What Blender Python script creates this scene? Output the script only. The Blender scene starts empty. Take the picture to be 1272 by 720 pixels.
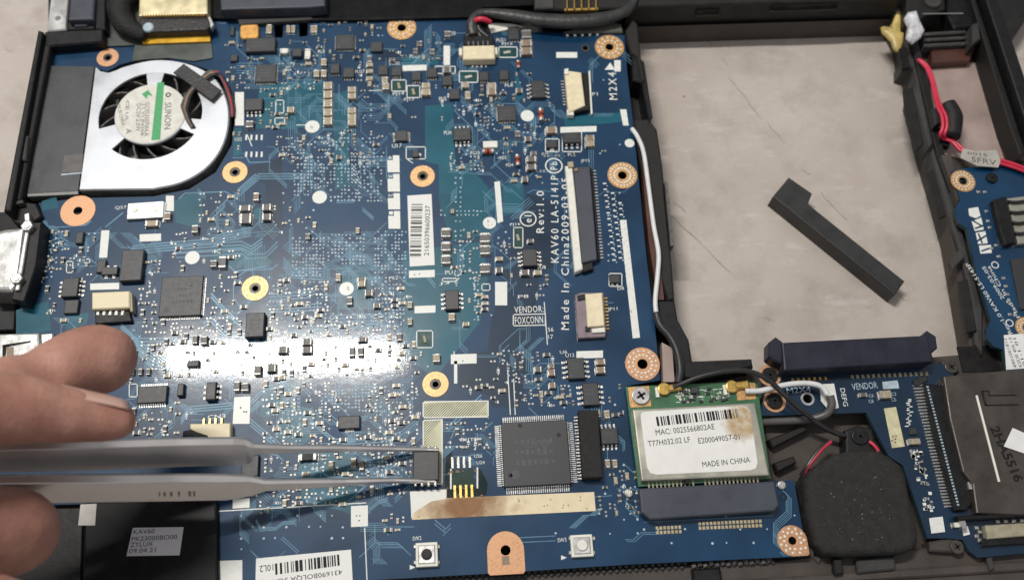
import bpy, bmesh, math, random
from mathutils import Vector, Matrix
random.seed(11)
# ------------------------------------------------------------------ camera
S = 0.001                                   # all modelling below is in millimetres
FPX, CX, CY = 1130.0, 636.0, 360.0          # focal length and centre in photograph pixels
TILT, ROLL, YAW = math.radians(22.68), math.radians(3.25), math.radians(-6.17)
RC = (Matrix.Rotation(YAW, 3, 'Z') @ Matrix.Rotation(TILT, 3, 'X') @ Matrix.Rotation(ROLL, 3, 'Z'))
def ray(px, py):
    return RC @ Vector(((px - CX) / FPX, -(py - CY) / FPX, -1.0))
HC = -ray(865, 540).z * FPX / 5.45          # camera height above the board: the 30 mm wide wireless card is 163 px wide
_r0 = ray(CX, CY)
CAM = Vector((_r0.x / _r0.z * HC, _r0.y / _r0.z * HC, HC))
def at(px, py, z=0.0):
    r = ray(px, py)
    return CAM + r * ((z - HC) / r.z)
def mmpx(px, py, z=0.0):
    return ((at(px + 1, py, z) - at(px - 1, py, z)).length / 2, (at(px, py + 1, z) - at(px, py - 1, z)).length / 2)
scn = bpy.context.scene
cd = bpy.data.cameras.new('camera'); cam = bpy.data.objects.new('camera', cd)
scn.collection.objects.link(cam); scn.camera = cam
cd.sensor_width = 36.0; cd.lens = 36.0 * FPX / 1272.0; cd.clip_start = 0.005; cd.clip_end = 20
cd.dof.use_dof = True; cd.dof.aperture_fstop = 15.0; cd.dof.focus_distance = 0.206
cam.matrix_world = Matrix.Translation(CAM * S) @ RC.to_4x4()
# ------------------------------------------------------------------ light: one nearby tube lamp seen mirrored in the board, and the room's soft bounce
w = bpy.data.worlds.new('World'); scn.world = w; w.use_nodes = True
w.node_tree.nodes['Background'].inputs[0].default_value = (0.97, 0.97, 1.0, 1)
_n = w.node_tree.nodes; _l = w.node_tree.links; _tc = _n.new('ShaderNodeTexCoord'); _sx = _n.new('ShaderNodeSeparateXYZ'); _mr = _n.new('ShaderNodeMapRange')
_mr.inputs[1].default_value = -.1; _mr.inputs[2].default_value = .9; _mr.inputs[3].default_value = .08; _mr.inputs[4].default_value = .33   # pale ceiling, dimmer walls
_l.new(_tc.outputs['Generated'], _sx.inputs[0]); _l.new(_sx.outputs['Z'], _mr.inputs[0]); _l.new(_mr.outputs[0], _n['Background'].inputs[1])
_p = at(356, 443); _d = (_p - CAM).normalized(); _d.z = -_d.z
LAMP = _p * S + _d * 0.75
ld = bpy.data.lights.new('tube_light', 'AREA'); ld.shape = 'RECTANGLE'; ld.size = 0.225; ld.size_y = 0.015
ld.energy = 3.1; ld.color = (1.0, 0.965, 0.91)
lo = bpy.data.objects.new('tube_light', ld); scn.collection.objects.link(lo)
lo.location = LAMP; 
def _mir(x, y):                              # where the mirrored view ray through a board point meets the lamp's plane
    a = at(x, y); r = (a - CAM).normalized(); r.z = -r.z; a = a * S; return a + r * ((LAMP - a).dot(_d) / r.dot(_d))
_lx = (_mir(535, 440) - _mir(155, 446)).normalized(); _lz = _d; _lx = (_lx - _lz * _lx.dot(_lz)).normalized(); _ly = _lz.cross(_lx)
lo.rotation_euler = Matrix((_lx, _ly, _lz)).transposed().to_euler()
scn.view_settings.view_transform = 'Standard'; scn.view_settings.look = 'None'
scn.view_settings.exposure = 0.42; scn.view_settings.gamma = 1.0
try: scn.view_settings.use_curve_mapping = False
except Exception: pass
# ------------------------------------------------------------------ materials
M = {}
def mat(name, col, rough=0.5, metal=0.0, var=0.15, vs=400.0, bump=0.0, bs=2500.0, coat=0.0, coat_r=0.1, spec=0.5, sss=0.0, dust=0.0, dustcol=(.35,.33,.3), rvar=0.12):
    m = bpy.data.materials.new(name); m.use_nodes = True; nt = m.node_tree; N = nt.nodes; L = nt.links
    b = N['Principled BSDF']; tc = N.new('ShaderNodeTexCoord')
    n = N.new('ShaderNodeTexNoise'); n.inputs['Scale'].default_value = vs; n.inputs['Detail'].default_value = 5
    L.new(tc.outputs['Object'], n.inputs['Vector'])
    r = N.new('ShaderNodeMapRange'); r.inputs[1].default_value = .3; r.inputs[2].default_value = .7
    r.inputs[3].default_value = 1 - var; r.inputs[4].default_value = 1 + var; L.new(n.outputs['Fac'], r.inputs[0])
    mx = N.new('ShaderNodeVectorMath'); mx.operation = 'SCALE'; mx.inputs[0].default_value = col; L.new(r.outputs[0], mx.inputs['Scale'])
    out = mx.outputs[0]
    if dust > 0:
        n2 = N.new('ShaderNodeTexNoise'); n2.inputs['Scale'].default_value = 1300; n2.inputs['Detail'].default_value = 8; n2.inputs['Roughness'].default_value = .75
        L.new(tc.outputs['Object'], n2.inputs['Vector'])
        r2 = N.new('ShaderNodeMapRange'); r2.inputs[1].default_value = .55; r2.inputs[2].default_value = .78; r2.inputs[3].default_value = 0; r2.inputs[4].default_value = dust
        L.new(n2.outputs['Fac'], r2.inputs[0])
        mm = N.new('ShaderNodeMix'); mm.data_type = 'RGBA'; L.new(r2.outputs[0], mm.inputs[0]); L.new(out, mm.inputs[6]); mm.inputs[7].default_value = (*dustcol, 1)
        out = mm.outputs[2]
    L.new(out, b.inputs['Base Color'])
    rr = N.new('ShaderNodeMapRange'); rr.inputs[1].default_value = .3; rr.inputs[2].default_value = .7
    rr.inputs[3].default_value = max(.03, rough - rvar * rough * 2); rr.inputs[4].default_value = min(1, rough + rvar * rough * 2)
    L.new(n.outputs['Fac'], rr.inputs[0]); L.new(rr.outputs[0], b.inputs['Roughness'])
    b.inputs['Metallic'].default_value = metal; b.inputs['Specular IOR Level'].default_value = spec
    b.inputs['Coat Weight'].default_value = coat; b.inputs['Coat Roughness'].default_value = coat_r
    if sss: b.inputs['Subsurface Weight'].default_value = sss; b.inputs['Subsurface Radius'].default_value = (.003, .0012, .0006); b.inputs['Subsurface Scale'].default_value = 1.0
    if bump > 0:
        nb = N.new('ShaderNodeTexNoise'); nb.inputs['Scale'].default_value = bs; nb.inputs['Detail'].default_value = 4
        L.new(tc.outputs['Object'], nb.inputs['Vector'])
        bp = N.new('ShaderNodeBump'); bp.inputs['Strength'].default_value = bump; bp.inputs['Distance'].default_value = .0003
        L.new(nb.outputs['Fac'], bp.inputs['Height']); L.new(bp.outputs[0], b.inputs['Normal']); L.new(bp.outputs[0], b.inputs['Coat Normal'])
    M[name] = m; return m
mat('mask', (.0008, .036, .094), .36, var=.3, vs=60, bump=.02, bs=700, coat=.6, coat_r=.075, spec=.25)
mat('mask_teal', (.0008, .092, .138), .34, var=.2, vs=80, bump=.02, bs=700, coat=.6, coat_r=.075, spec=.25)
mat('mask_dark', (.0015, .020, .050), .36, var=.3, vs=60, bump=.02, bs=700, coat=.6, coat_r=.075, spec=.25)
mat('trace', (.12, .25, .35), .32, var=.2, vs=200, bump=.02, bs=700, coat=.6, coat_r=.075, spec=.25)
mat('edge', (.02, .05, .06), .6)
mat('silk', (.78, .79, .74), .55, var=.08, vs=900, coat=.3, coat_r=.25)
mat('silk_dim', (.42, .52, .58), .5, var=.2, vs=900)
mat('paper', (.80, .80, .77), .55, var=.05, vs=300)
mat('ink', (.016, .016, .018), .6, spec=.2)
mat('ink_soft', (.10, .10, .10), .6, var=.3, vs=3000)
mat('solder', (.46, .45, .42), .36, .7, var=.25, vs=2500, bump=.4, bs=3000)
mat('pin', (.48, .48, .47), .35, .7, var=.3, vs=2000)
mat('copper', (.60, .33, .18), .48, .35, var=.18, vs=1500, bump=.1, bs=2500)
mat('copper_gold', (.62, .36, .15), .42, .4, var=.25, vs=1500, bump=.1, bs=2500)
mat('gold', (.72, .48, .14), .3, .8, var=.2, vs=1500)
mat('chip', (.036, .037, .040), .46, var=.06, vs=900, bump=.03, bs=6000, rvar=.03)
mat('chip_print', (.085, .085, .088), .6)
mat('black', (.010, .010, .011), .42, spec=.28, var=.3, vs=500, bump=.2, bs=5000, dust=.06)
mat('gloss_black', (.006, .006, .007), .22, spec=.28, var=.3, vs=200, dust=.05)
mat('plastic', (.017, .0165, .016), .50, spec=.28, var=.25, vs=250, bump=.35, bs=5000, dust=.16, dustcol=(.16,.14,.13))
mat('plastic_brown', (.072, .060, .053), .55, spec=.28, var=.25, vs=150, bump=.35, bs=4000, dust=.22, dustcol=(.2,.18,.16))
mat('plastic_grey', (.056, .055, .053), .55, spec=.28, var=.25, vs=200, bump=.3, bs=4500, dust=.12, dustcol=(.2,.19,.18))
mat('film', (.050, .053, .058), .42, var=.15, vs=120, bump=.08, bs=600, dust=.05)
mat('film_clear', (.075, .085, .075), .34, var=.3, vs=150, bump=.15, bs=500)
mat('mica', (.38, .29, .255), .40, var=.25, vs=90, bump=.15, bs=500, dust=.12, dustcol=(.4,.33,.3))
mat('mica_dark', (.085, .032, .022), .40, var=.3, vs=120, bump=.15, bs=500)
mat('alu', (.52, .54, .57), .42, .5, var=.12, vs=110, bump=.1, bs=3000, dust=.05, dustcol=(.25,.25,.25))
mat('alu_edge', (.20, .20, .20), .5, .4, var=.3, vs=400)
mat('steel', (.55, .54, .53), .34, .85, var=.15, vs=300, bump=.1, bs=4000)
mat('steel_dark', (.075, .065, .056), .42, .45, var=.25, vs=200, bump=.2, bs=2500, dust=.2, dustcol=(.16,.14,.12))
mat('shell', (.58, .58, .56), .32, .7, var=.2, vs=300, bump=.1, bs=900)
mat('shield', (.44, .43, .36), .38, .6, var=.15, vs=200, bump=.1, bs=900)
mat('cream', (.80, .70, .47), .5, var=.1, vs=600)
mat('olive', (.36, .32, .22), .5, var=.2, vs=600)
mat('ivory', (.80, .79, .70), .5, var=.08, vs=600)
mat('beige_cap', (.40, .33, .22), .5, var=.3, vs=1500)
mat('brown_cap', (.27, .19, .13), .5, var=.3, vs=1500)
mat('grey_cap', (.13, .12, .115), .5, var=.3, vs=1500)
mat('slate', (.050, .056, .076), .46, var=.15, vs=150, bump=.12, bs=3000, dust=.05)
mat('sata', (.020, .022, .036), .46, spec=.28, var=.2, vs=200, bump=.2, bs=3500, dust=.06)
mat('glass_red', (.45, .07, .03), .25, coat=.5)
mat('amber', (.72, .38, .10), .4, .3, var=.15, vs=800)
mat('kapton', (.75, .42, .03), .3, var=.2, vs=300, bump=.2, bs=900, coat=.4)
mat('tape', (.022, .022, .024), .5, var=.3, vs=250, bump=.5, bs=1500, dust=.1)
mat('cloth', (.018, .018, .018), .6, spec=.28, var=.4, vs=600, bump=.8, bs=2500, dust=.3, dustcol=(.12,.12,.11))
mat('foam', (.027, .026, .0245), .85, spec=.28, var=.35, vs=600, bump=.35, bs=1500, dust=.4, dustcol=(.13,.125,.115))
mat('sleeve', (.036, .036, .036), .38, var=.3, vs=250, bump=.5, bs=900, dust=.2, dustcol=(.25,.25,.24))
mat('wire_white', (.74, .74, .73), .4, var=.06)
mat('wire_black', (.022, .022, .023), .4, var=.2)
mat('wire_red', (.62, .035, .075), .35, var=.1)
mat('wire_grey', (.10, .09, .085), .4, var=.2)
mat('green_print', (.05, .36, .12), .5, var=.15, vs=800)
mat('green_mask', (.03, .13, .05), .4, var=.3, vs=150, bump=.1, bs=900, coat=.6, coat_r=.12)
mat('glue', (.62, .47, .16), .4, var=.35, vs=250, bump=.6, bs=700, sss=.1)
mat('glue_white', (.62, .62, .64), .4, var=.4, vs=500, bump=.8, bs=900, dust=.4, dustcol=(.06,.06,.06))
mat('dark_hole', (.004, .003, .003), .8)
mat('dust_lint', (.13, .12, .115), .9, var=.4, vs=900, bump=.8)
mat('tweezer', (.72, .69, .67), .34, .85, rvar=.04, var=.05, vs=120, bump=.08, bs=5000)
mat('nail', (.60, .38, .31), .32, var=.08, vs=300, coat=.4, coat_r=.2, sss=.1)
# ------------------------------------------------------------------ mesh builder
class MB:
    def __init__(s): s.v = []; s.f = []; s.mi = []
    def add(s, vs, fs, mi=0):
        o = len(s.v); s.v += [tuple(p) for p in vs]; s.f += [tuple(i + o for i in f) for f in fs]; s.mi += [mi] * len(fs)
    def prism(s, poly, z0, z1, ch=0.0, mi=0, steps=1, mside=None):
        a = sum(poly[i][0] * poly[(i + 1) % len(poly)][1] - poly[(i + 1) % len(poly)][0] * poly[i][1] for i in range(len(poly)))
        p = [Vector((q[0], q[1])) for q in (poly if a > 0 else poly[::-1])]; n = len(p)
        def inset(d):
            if d == 0: return p
            o = []
            for i in range(n):
                e1 = (p[i] - p[i - 1]).normalized(); e2 = (p[(i + 1) % n] - p[i]).normalized()
                n1 = Vector((-e1.y, e1.x)); n2 = Vector((-e2.y, e2.x)); b = n1 + n2
                k = max(.35, 1 + n1.dot(n2)); o.append(p[i] + b * (d / k))
            return o
        rings = [(p, z0), (p, z1 - ch)]
        if ch > 0:
            for k in range(1, steps + 1):
                t = k / steps * math.pi / 2; rings.append((inset(ch * (1 - math.cos(t))), z1 - ch * (1 - math.sin(t))))
            if steps == 1: rings[-1] = (inset(ch), z1)
        else: pass
        if ch == 0: rings = [(p, z0), (p, z1)]
        vs = [(q.x, q.y, z) for r, z in rings for q in r]; fs = []; mm = []
        for k in range(len(rings) - 1):
            for i in range(n): fs.append((k * n + i, k * n + (i + 1) % n, (k + 1) * n + (i + 1) % n, (k + 1) * n + i))
        ns = len(fs)
        s.add(vs, fs, mi if mside is None else mside)
        o = len(s.v) - len(vs); K = (len(rings) - 1) * n
        s.f.append(tuple(o + K + i for i in range(n))); s.mi.append(mi)
        s.f.append(tuple(o + i for i in range(n))[::-1]); s.mi.append(mi)
    def box(s, cx, cy, w, d, z0, z1, ch=0.0, rot=0.0, mi=0, steps=1):
        c, t = math.cos(rot), math.sin(rot)
        q = [(cx + x * c - y * t, cy + x * t + y * c) for x, y in ((-w/2, -d/2), (w/2, -d/2), (w/2, d/2), (-w/2, d/2))]
        s.prism(q, z0, z1, ch, mi, steps)
    def cyl(s, cx, cy, r, z0, z1, n=20, ch=0.0, mi=0, steps=1):
        s.prism([(cx + r * math.cos(2 * math.pi * i / n), cy + r * math.sin(2 * math.pi * i / n)) for i in range(n)], z0, z1, ch, mi, steps)
    def flat(s, poly, z, mi=0):
        a = sum(poly[i][0] * poly[(i + 1) % len(poly)][1] - poly[(i + 1) % len(poly)][0] * poly[i][1] for i in range(len(poly)))
        q = poly if a > 0 else poly[::-1]
        s.add([(x[0], x[1], z) for x in q], [tuple(range(len(q)))], mi)
    def ring(s, cx, cy, ri, ro, z0, z1, n=28, mi=0):
        vs = []
        for i in range(n):
            c, t = math.cos(2 * math.pi * i / n), math.sin(2 * math.pi * i / n)
            vs += [(cx + ro * c, cy + ro * t, z0), (cx + ro * c, cy + ro * t, z1), (cx + ri * c, cy + ri * t, z1), (cx + ri * c, cy + ri * t, z0)]
        fs = []
        for i in range(n):
            a, b = 4 * i, 4 * ((i + 1) % n)
            fs += [(a, b, b + 1, a + 1), (a + 1, b + 1, b + 2, a + 2), (a + 2, b + 2, b + 3, a + 3)]
        s.add(vs, fs, mi)
    def tube(s, pts, r, n=10, mi=0, sub=6, flat=1.0):
        P = [Vector(p) for p in pts]; R = r if isinstance(r, (list, tuple)) else [r] * len(P)
        if sub > 1 and len(P) > 2:
            Q = []; RR = []
            for i in range(len(P) - 1):
                a = P[max(i - 1, 0)]; b = P[i]; c = P[i + 1]; d = P[min(i + 2, len(P) - 1)]
                for k in range(sub):
                    t = k / sub; Q.append(.5 * ((2 * b) + (c - a) * t + (2 * a - 5 * b + 4 * c - d) * t * t + (3 * b - a - 3 * c + d) * t ** 3)); RR.append(R[i] + (R[i + 1] - R[i]) * t)
            Q.append(P[-1]); RR.append(R[-1]); P, R = Q, RR
        vs = []; up = Vector((0, 0, 1)); m = len(P)
        for i, p in enumerate(P):
            t = (P[min(i + 1, m - 1)] - P[max(i - 1, 0)]).normalized()
            a = t.cross(up); a = a.normalized() if a.length > 1e-4 else Vector((1, 0, 0)); b = a.cross(t)
            for k in range(n):
                th = 2 * math.pi * k / n; vs.append(p + a * (R[i] * math.cos(th)) + b * (R[i] * flat * math.sin(th)))
        fs = [(i * n + k, i * n + (k + 1) % n, (i + 1) * n + (k + 1) % n, (i + 1) * n + k) for i in range(m - 1) for k in range(n)]
        fs += [tuple(range(n))[::-1], tuple((m - 1) * n + k for k in range(n))]
        s.add(vs, fs, mi)
    def loft(s, secs, mi=0):
        n = len(secs[0]); vs = [p for q in secs for p in q]
        fs = [(i * n + k, i * n + (k + 1) % n, (i + 1) * n + (k + 1) % n, (i + 1) * n + k) for i in range(len(secs) - 1) for k in range(n)]
        fs += [tuple(range(n))[::-1], tuple((len(secs) - 1) * n + k for k in range(n))]
        s.add(vs, fs, mi)
    def mesh(s, name, mats, org=(0, 0, 0), smooth=False):
        me = bpy.data.meshes.new(name)
        me.from_pydata([((p[0] - org[0]) * S, (p[1] - org[1]) * S, (p[2] - org[2]) * S) for p in s.v], [], s.f)
        for m in (mats if isinstance(mats, (list, tuple)) else [mats]): me.materials.append(M[m])
        if len(s.mi) == len(me.polygons): me.polygons.foreach_set('material_index', s.mi)
        if smooth: me.polygons.foreach_set('use_smooth', [True] * len(me.polygons))
        me.update(); return me
ORG = {}
def link(name, me, parent, loc):
    o = bpy.data.objects.new(name, me); scn.collection.objects.link(o)
    pl = ORG[parent.name] if parent else Vector((0, 0, 0))
    if parent: o.parent = parent
    ORG[o.name] = Vector(loc); o.location = (Vector(loc) - pl) * S
    return o
def centre(mb):
    n = len(mb.v); return Vector((sum(p[0] for p in mb.v) / n, sum(p[1] for p in mb.v) / n, min(p[2] for p in mb.v)))
def build(mb, name, mats, parent=None, smooth=False, kind=None, label=None):
    c = centre(mb); me = mb.mesh(name, mats, c, smooth)
    if not smooth: me.validate()
    o = link(name, me, parent, c)
    if kind: o['kind'] = kind
    if label: o['label'] = label
    return o
def thing(name, label, cat, loc, group=None):
    o = bpy.data.objects.new(name, None); scn.collection.objects.link(o); o.empty_display_size = .005
    ORG[o.name] = Vector(loc); o.location = Vector(loc) * S; o['label'] = label; o['category'] = cat
    if group: o['group'] = group
    return o
def tag(o, label, cat, group=None):
    o['label'] = label; o['category'] = cat
    if group: o['group'] = group
    return o
def P2(pts, z=0): return [(lambda a: (a.x, a.y))(at(x, y, z)) for x, y in pts]
def prism(name, pts, z0, z1, m, parent=None, ch=0.0, steps=1, **k):
    b = MB(); b.prism(P2(pts, z1), z0, z1, ch, 0, steps); return build(b, name, m, parent, **k)
# text as thin print lying on a surface, fitted to a pixel box: length (reading direction) x height
def text(s, cx, cy, lpx, hpx, rot, z, m, parent, name='printed_text', thick=.02, off=0.0, sp=1.0):
    cu = bpy.data.curves.new('t', 'FONT'); cu.body = s; cu.align_x = 'CENTER'; cu.align_y = 'CENTER'; cu.offset = off; cu.space_character = sp
    cu.resolution_u = 2
    to = bpy.data.objects.new('t', cu); me = bpy.data.meshes.new_from_object(to); bpy.data.objects.remove(to); bpy.data.curves.remove(cu)
    if not me.vertices: return None
    xs = [v.co.x for v in me.vertices]; ys = [v.co.y for v in me.vertices]
    a, b = (max(xs) - min(xs)) or 1, (max(ys) - min(ys)) or 1; mx, my = (max(xs) + min(xs)) / 2, (max(ys) + min(ys)) / 2
    kx, ky = mmpx(cx, cy, z); r = math.radians(rot); c, t = math.cos(r), math.sin(r)
    kl = math.hypot(kx * c, ky * t); kh = math.hypot(kx * t, ky * c)
    for v in me.vertices:
        x = (v.co.x - mx) / a * lpx * kl; y = (v.co.y - my) / b * hpx * kh
        v.co = Vector((x * c - y * t, x * t + y * c, 0)) * S
    me.materials.clear(); me.materials.append(M[m]); me.name = name
    q = at(cx, cy, z); return link(name, me, parent, (q.x, q.y, z + thick))
def bars(cx, cy, lpx, hpx, rot, z, parent, n=28, m='ink', seed=1, name='barcode_print', thick=.02):
    rn = random.Random(seed); kx, ky = mmpx(cx, cy, z); r = math.radians(rot); c, t = math.cos(r), math.sin(r)
    kl = math.hypot(kx * c, ky * t); kh = math.hypot(kx * t, ky * c); q = at(cx, cy, z); b = MB(); x = -lpx / 2
    while x < lpx / 2:
        wd = rn.choice((.35, .6, .9, 1.3)) * lpx / n; wd = min(wd, lpx / 2 - x + .01)
        pts = [((x + i * wd) * kl, j * hpx / 2 * kh) for i, j in ((0, -1), (1, -1), (1, 1), (0, 1))]
        b.flat([(q.x + u * c - v * t, q.y + u * t + v * c) for u, v in pts], z + thick); x += wd + rn.choice((.4, .6, 1.0)) * lpx / n
    return build(b, name, m, parent)

mat('rib_dusty', (.05, .047, .045), .6, var=.3, vs=300, bump=.4, bs=2500, dust=.95, dustcol=(.30, .28, .29))
mat('solder_dull', (.34, .335, .31), .42, .6, var=.35, vs=2500)
mat('contact_dull', (.50, .42, .27), .45, .4, var=.25, vs=2000)
# ------------------------------------------------------------------ table top
ZT = -12.0
def table_material():
    m = bpy.data.materials.new('table_top'); m.use_nodes = True; nt = m.node_tree; N = nt.nodes; L = nt.links; b = N['Principled BSDF']
    tc = N.new('ShaderNodeTexCoord')
    def noise(sc, det, rg, st=(1, 1, 1), rot=0):
        mp = N.new('ShaderNodeMapping'); mp.inputs['Scale'].default_value = st; mp.inputs['Rotation'].default_value = (0, 0, rot); L.new(tc.outputs['Object'], mp.inputs[0])
        n = N.new('ShaderNodeTexNoise'); n.inputs['Scale'].default_value = sc; n.inputs['Detail'].default_value = det; n.inputs['Roughness'].default_value = rg
        L.new(mp.outputs[0], n.inputs['Vector']); return n.outputs['Fac']
    def rng(s, a, c, lo, hi):
        r = N.new('ShaderNodeMapRange'); r.inputs[1].default_value = a; r.inputs[2].default_value = c; r.inputs[3].default_value = lo; r.inputs[4].default_value = hi; L.new(s, r.inputs[0]); return r.outputs[0]
    def mix(f, a, c):
        x = N.new('ShaderNodeMix'); x.data_type = 'RGBA'; L.new(f, x.inputs[0])
        if isinstance(a, tuple): x.inputs[6].default_value = (*a, 1)
        else: L.new(a, x.inputs[6])
        x.inputs[7].default_value = (*c, 1); return x.outputs[2]
    big = noise(28, 6, .6); fine = noise(520, 6, .7); streak = noise(95, 8, .75, (1, 3.2, 1), .12); blot = noise(75, 5, .65)
    c = mix(rng(big, .3, .7, 0, 1), (.45, .385, .335), (.55, .49, .435))
    c = mix(rng(blot, .48, .75, 0, .8), c, (.35, .30, .262))
    c = mix(rng(streak, .55, .78, 0, .7), c, (.68, .65, .61))
    c = mix(rng(fine, .60, .80, 0, .35), c, (.27, .24, .21))
    L.new(c, b.inputs['Base Color']); L.new(rng(blot, .3, .7, .5, .75), b.inputs['Roughness'])
    bp = N.new('ShaderNodeBump'); bp.inputs['Strength'].default_value = .15; bp.inputs['Distance'].default_value = .0004
    ad = N.new('ShaderNodeMath'); ad.operation = 'ADD'; L.new(streak, ad.inputs[0]); L.new(fine, ad.inputs[1]); L.new(ad.outputs[0], bp.inputs['Height']); L.new(bp.outputs[0], b.inputs['Normal'])
    M['table'] = m
table_material()
mat('scratch', (.31, .26, .22), .7, var=.3, vs=900)
b = MB(); b.prism([(-420, -330), (420, -330), (420, 420), (-420, 420)], ZT - 25, ZT); table = build(b, 'table', 'table', kind='structure')
def scratch(pts, wd):
    b = MB(); z = ZT + .03; q = [at(x, y, ZT) for x, y in pts]; ls = []; rs = []
    for i, p in enumerate(q):
        d = (q[min(i + 1, len(q) - 1)] - q[max(i - 1, 0)]).normalized(); n = Vector((-d.y, d.x, 0)); k = wd * random.uniform(.3, 1.0) * (0.15 if i in (0, len(q) - 1) else 1)
        ls.append((p.x + n.x * k, p.y + n.y * k, z)); rs.append((p.x - n.x * k, p.y - n.y * k, z))
    n = len(q); b.add(ls + rs, [(i, i + 1, n + i + 1, n + i) for i in range(n - 1)]); build(b, 'scratch', 'scratch', table)
def jag(a, c, n, j): return [(a[0] + (c[0] - a[0]) * i / n + random.uniform(-j, j), a[1] + (c[1] - a[1]) * i / n + random.uniform(-j, j)) for i in range(n + 1)]
for a, c, wd in (((878, 50), (884, 57), .3), ((897, 73), (904, 82), .15), ((905, 96), (948, 150), .16), ((950, 150), (975, 178), .13), ((996, 210), (1006, 218), .22), ((1018, 238), (1053, 274), .15),
                 ((828, 262), (915, 345), .2), ((836, 250), (852, 263), .3), ((950, 395), (962, 400), .2), ((1050, 300), (1085, 332), .1), ((848, 118), (851, 122), .2), ((1100, 350), (1128, 376), .1), ((5, 60), (18, 66), .12)):
    scratch(jag(a, c, 9, 1.2), wd)
# ------------------------------------------------------------------ laptop base (the open lower case)
ch = thing('laptop_base', 'dark plastic laptop base with its drive bay cut open to the table', 'laptop case', at(640, 700, ZT))
ZF = -5.5
fl = [[(-120, 268), (45, 262), (60, 60), (60, -40), (775, -40), (815, 300), (855, 468), (855, 860), (-120, 860)],
      [(855.5, 468), (1200, 440), (1300, 430), (1330, 900), (855.5, 870)],
      [(1140, 60), (1255, 55), (1300, 429), (1206, 436)],
      [(775.5, -60), (1330, -60), (1255, 54), (1120, 18), (790, 20)]]
for i, p in enumerate(fl): prism('floor_panel', p, ZT + .6, ZF, ('plastic', 'plastic_brown', 'plastic_brown', 'plastic')[i], ch)
# left wall: two rails, clip blocks
prism('side_wall', [(47, 37), (53, 39), (13, 262), (4, 262)], ZT + .2, 5.0, 'black', ch, ch=.5, steps=2)
prism('inner_rail', [(57, 44), (64, 49), (25, 250), (17, 248)], ZT + .7, 3.0, 'plastic', ch, ch=.3)
prism('wall_clip', [(22, 168), (35, 168), (32, 199), (18, 199)], 0, 4.0, 'plastic_grey', ch, ch=.3)
prism('wall_clip', [(27, 150), (36, 150), (34, 166), (24, 166)], 0, 3.6, 'plastic_grey', ch, ch=.3)
prism('corner_block', [(8, 262), (26, 250), (45, 252), (52, 268), (34, 282), (16, 276)], ZF, 1.5, 'black', ch, ch=.4)
prism('corner_rib', [(17, 250), (28, 248), (29, 252), (18, 254)], 1.5, 3.2, 'plastic_grey', ch, ch=.1)
prism('corner_rib', [(30, 266), (36, 264), (37, 276), (31, 277)], 1.5, 3.5, 'steel', ch, ch=.1)
prism('rear_wall', [(55, 39), (128, 36), (128, 52), (56, 58)], ZF, 3.2, 'black', ch, ch=.4)
prism('rear_wall', [(118, -20), (131, -20), (131, 37), (118, 37)], ZF, 3.4, 'black', ch, ch=.3)
prism('foot_pad', [(-60, 375), (20, 372), (18, 410), (-60, 412)], ZF, -2.5, 'black', ch, ch=.3)
prism('front_block', [(-90, 628), (104, 624), (100, 760), (-90, 760)], ZF, -1.6, 'black', ch, ch=.3)
# top bar behind the board
prism('rear_bar', [(262, -60), (780, -60), (765, 2), (600, 9), (590, 21), (440, 25), (300, 25), (262, 22)], ZF, 1.2, 'gloss_black', ch, ch=.5, steps=2)
prism('hinge_cover', [(270, -60), (404, -60), (404, 7), (384, 9), (274, 12)], 1.3, 5.0, 'slate', ch, ch=.5, steps=2)
prism('cover_lip', [(295, 23.5), (388, 20), (388, 24), (297, 31)], .1, 1.4, 'plastic_grey', ch, ch=.2)
# drive bay: rear wall with slots, ledge, left and right frames
a0, a1 = at(775, 34, ZF), at(1104, 24, ZF)
b = MB(); b.prism([(a0.x, a0.y), (a1.x, a1.y), (a1.x + 1, a1.y + 14), (a0.x - 1, a0.y + 14)], ZF, 3.0, .4); build(b, 'bay_rear_wall', 'plastic', ch)
b = MB(); k0, k1 = at(779, 34, ZF + 1), at(1108, 24, ZF + 1); f0, f1 = at(790, 51.5, ZT), at(1094, 42, ZT)
b.add([k0, k1, f1 + Vector((0, 0, .9)), f0 + Vector((0, 0, .9)), f0, f1, Vector((k1.x, k1.y, ZT)), Vector((k0.x, k0.y, ZT))], [(3, 2, 1, 0), (4, 5, 2, 3), (5, 6, 1, 2), (7, 4, 3, 0), (7, 6, 5, 4), (6, 7, 0, 1)]); build(b, 'bay_ledge', 'plastic_brown', ch)
def slot(x0, x1, y):
    p, q = at(x0, y, 0), at(x1, y, 0); t = (a1.y - a0.y) / (a1.x - a0.x)
    yy0 = a0.y + (p.x - a0.x) * t; yy1 = a0.y + (q.x - a0.x) * t
    def zat(px, py, X):   # height where the view ray meets the wall
        r = ray(px, py); yw = a0.y + (X - a0.x) * t; k = (yw - CAM.y) / r.y; return CAM.z + r.z * k
    z = zat((x0 + x1) / 2, y, (p.x + q.x) / 2)
    b = MB(); b.prism([(p.x, yy0 - .35), (q.x, yy1 - .35), (q.x, yy1 + 1), (p.x, yy0 + 1)], z - .9, z + .9, .1); build(b, 'bay_slot', 'dark_hole', ch)  # near-black box proud of the wall paints the shade inside the slot
    b = MB(); b.prism([(p.x, yy0 - .7), (q.x, yy1 - .7), (q.x, yy1 + 1), (p.x, yy0 + 1)], z - 1.25, z - .95, .05); build(b, 'slot_lip', 'plastic_grey', ch)
slot(864, 893, 14); slot(956, 1038, 8)
prism('bay_frame', [(777, 38), (786, 24), (792, 30), (796, 70), (801, 100), (797, 103), (791, 70), (784, 66)], ZT + .2, 2.2, 'plastic', ch, ch=.3)
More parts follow.
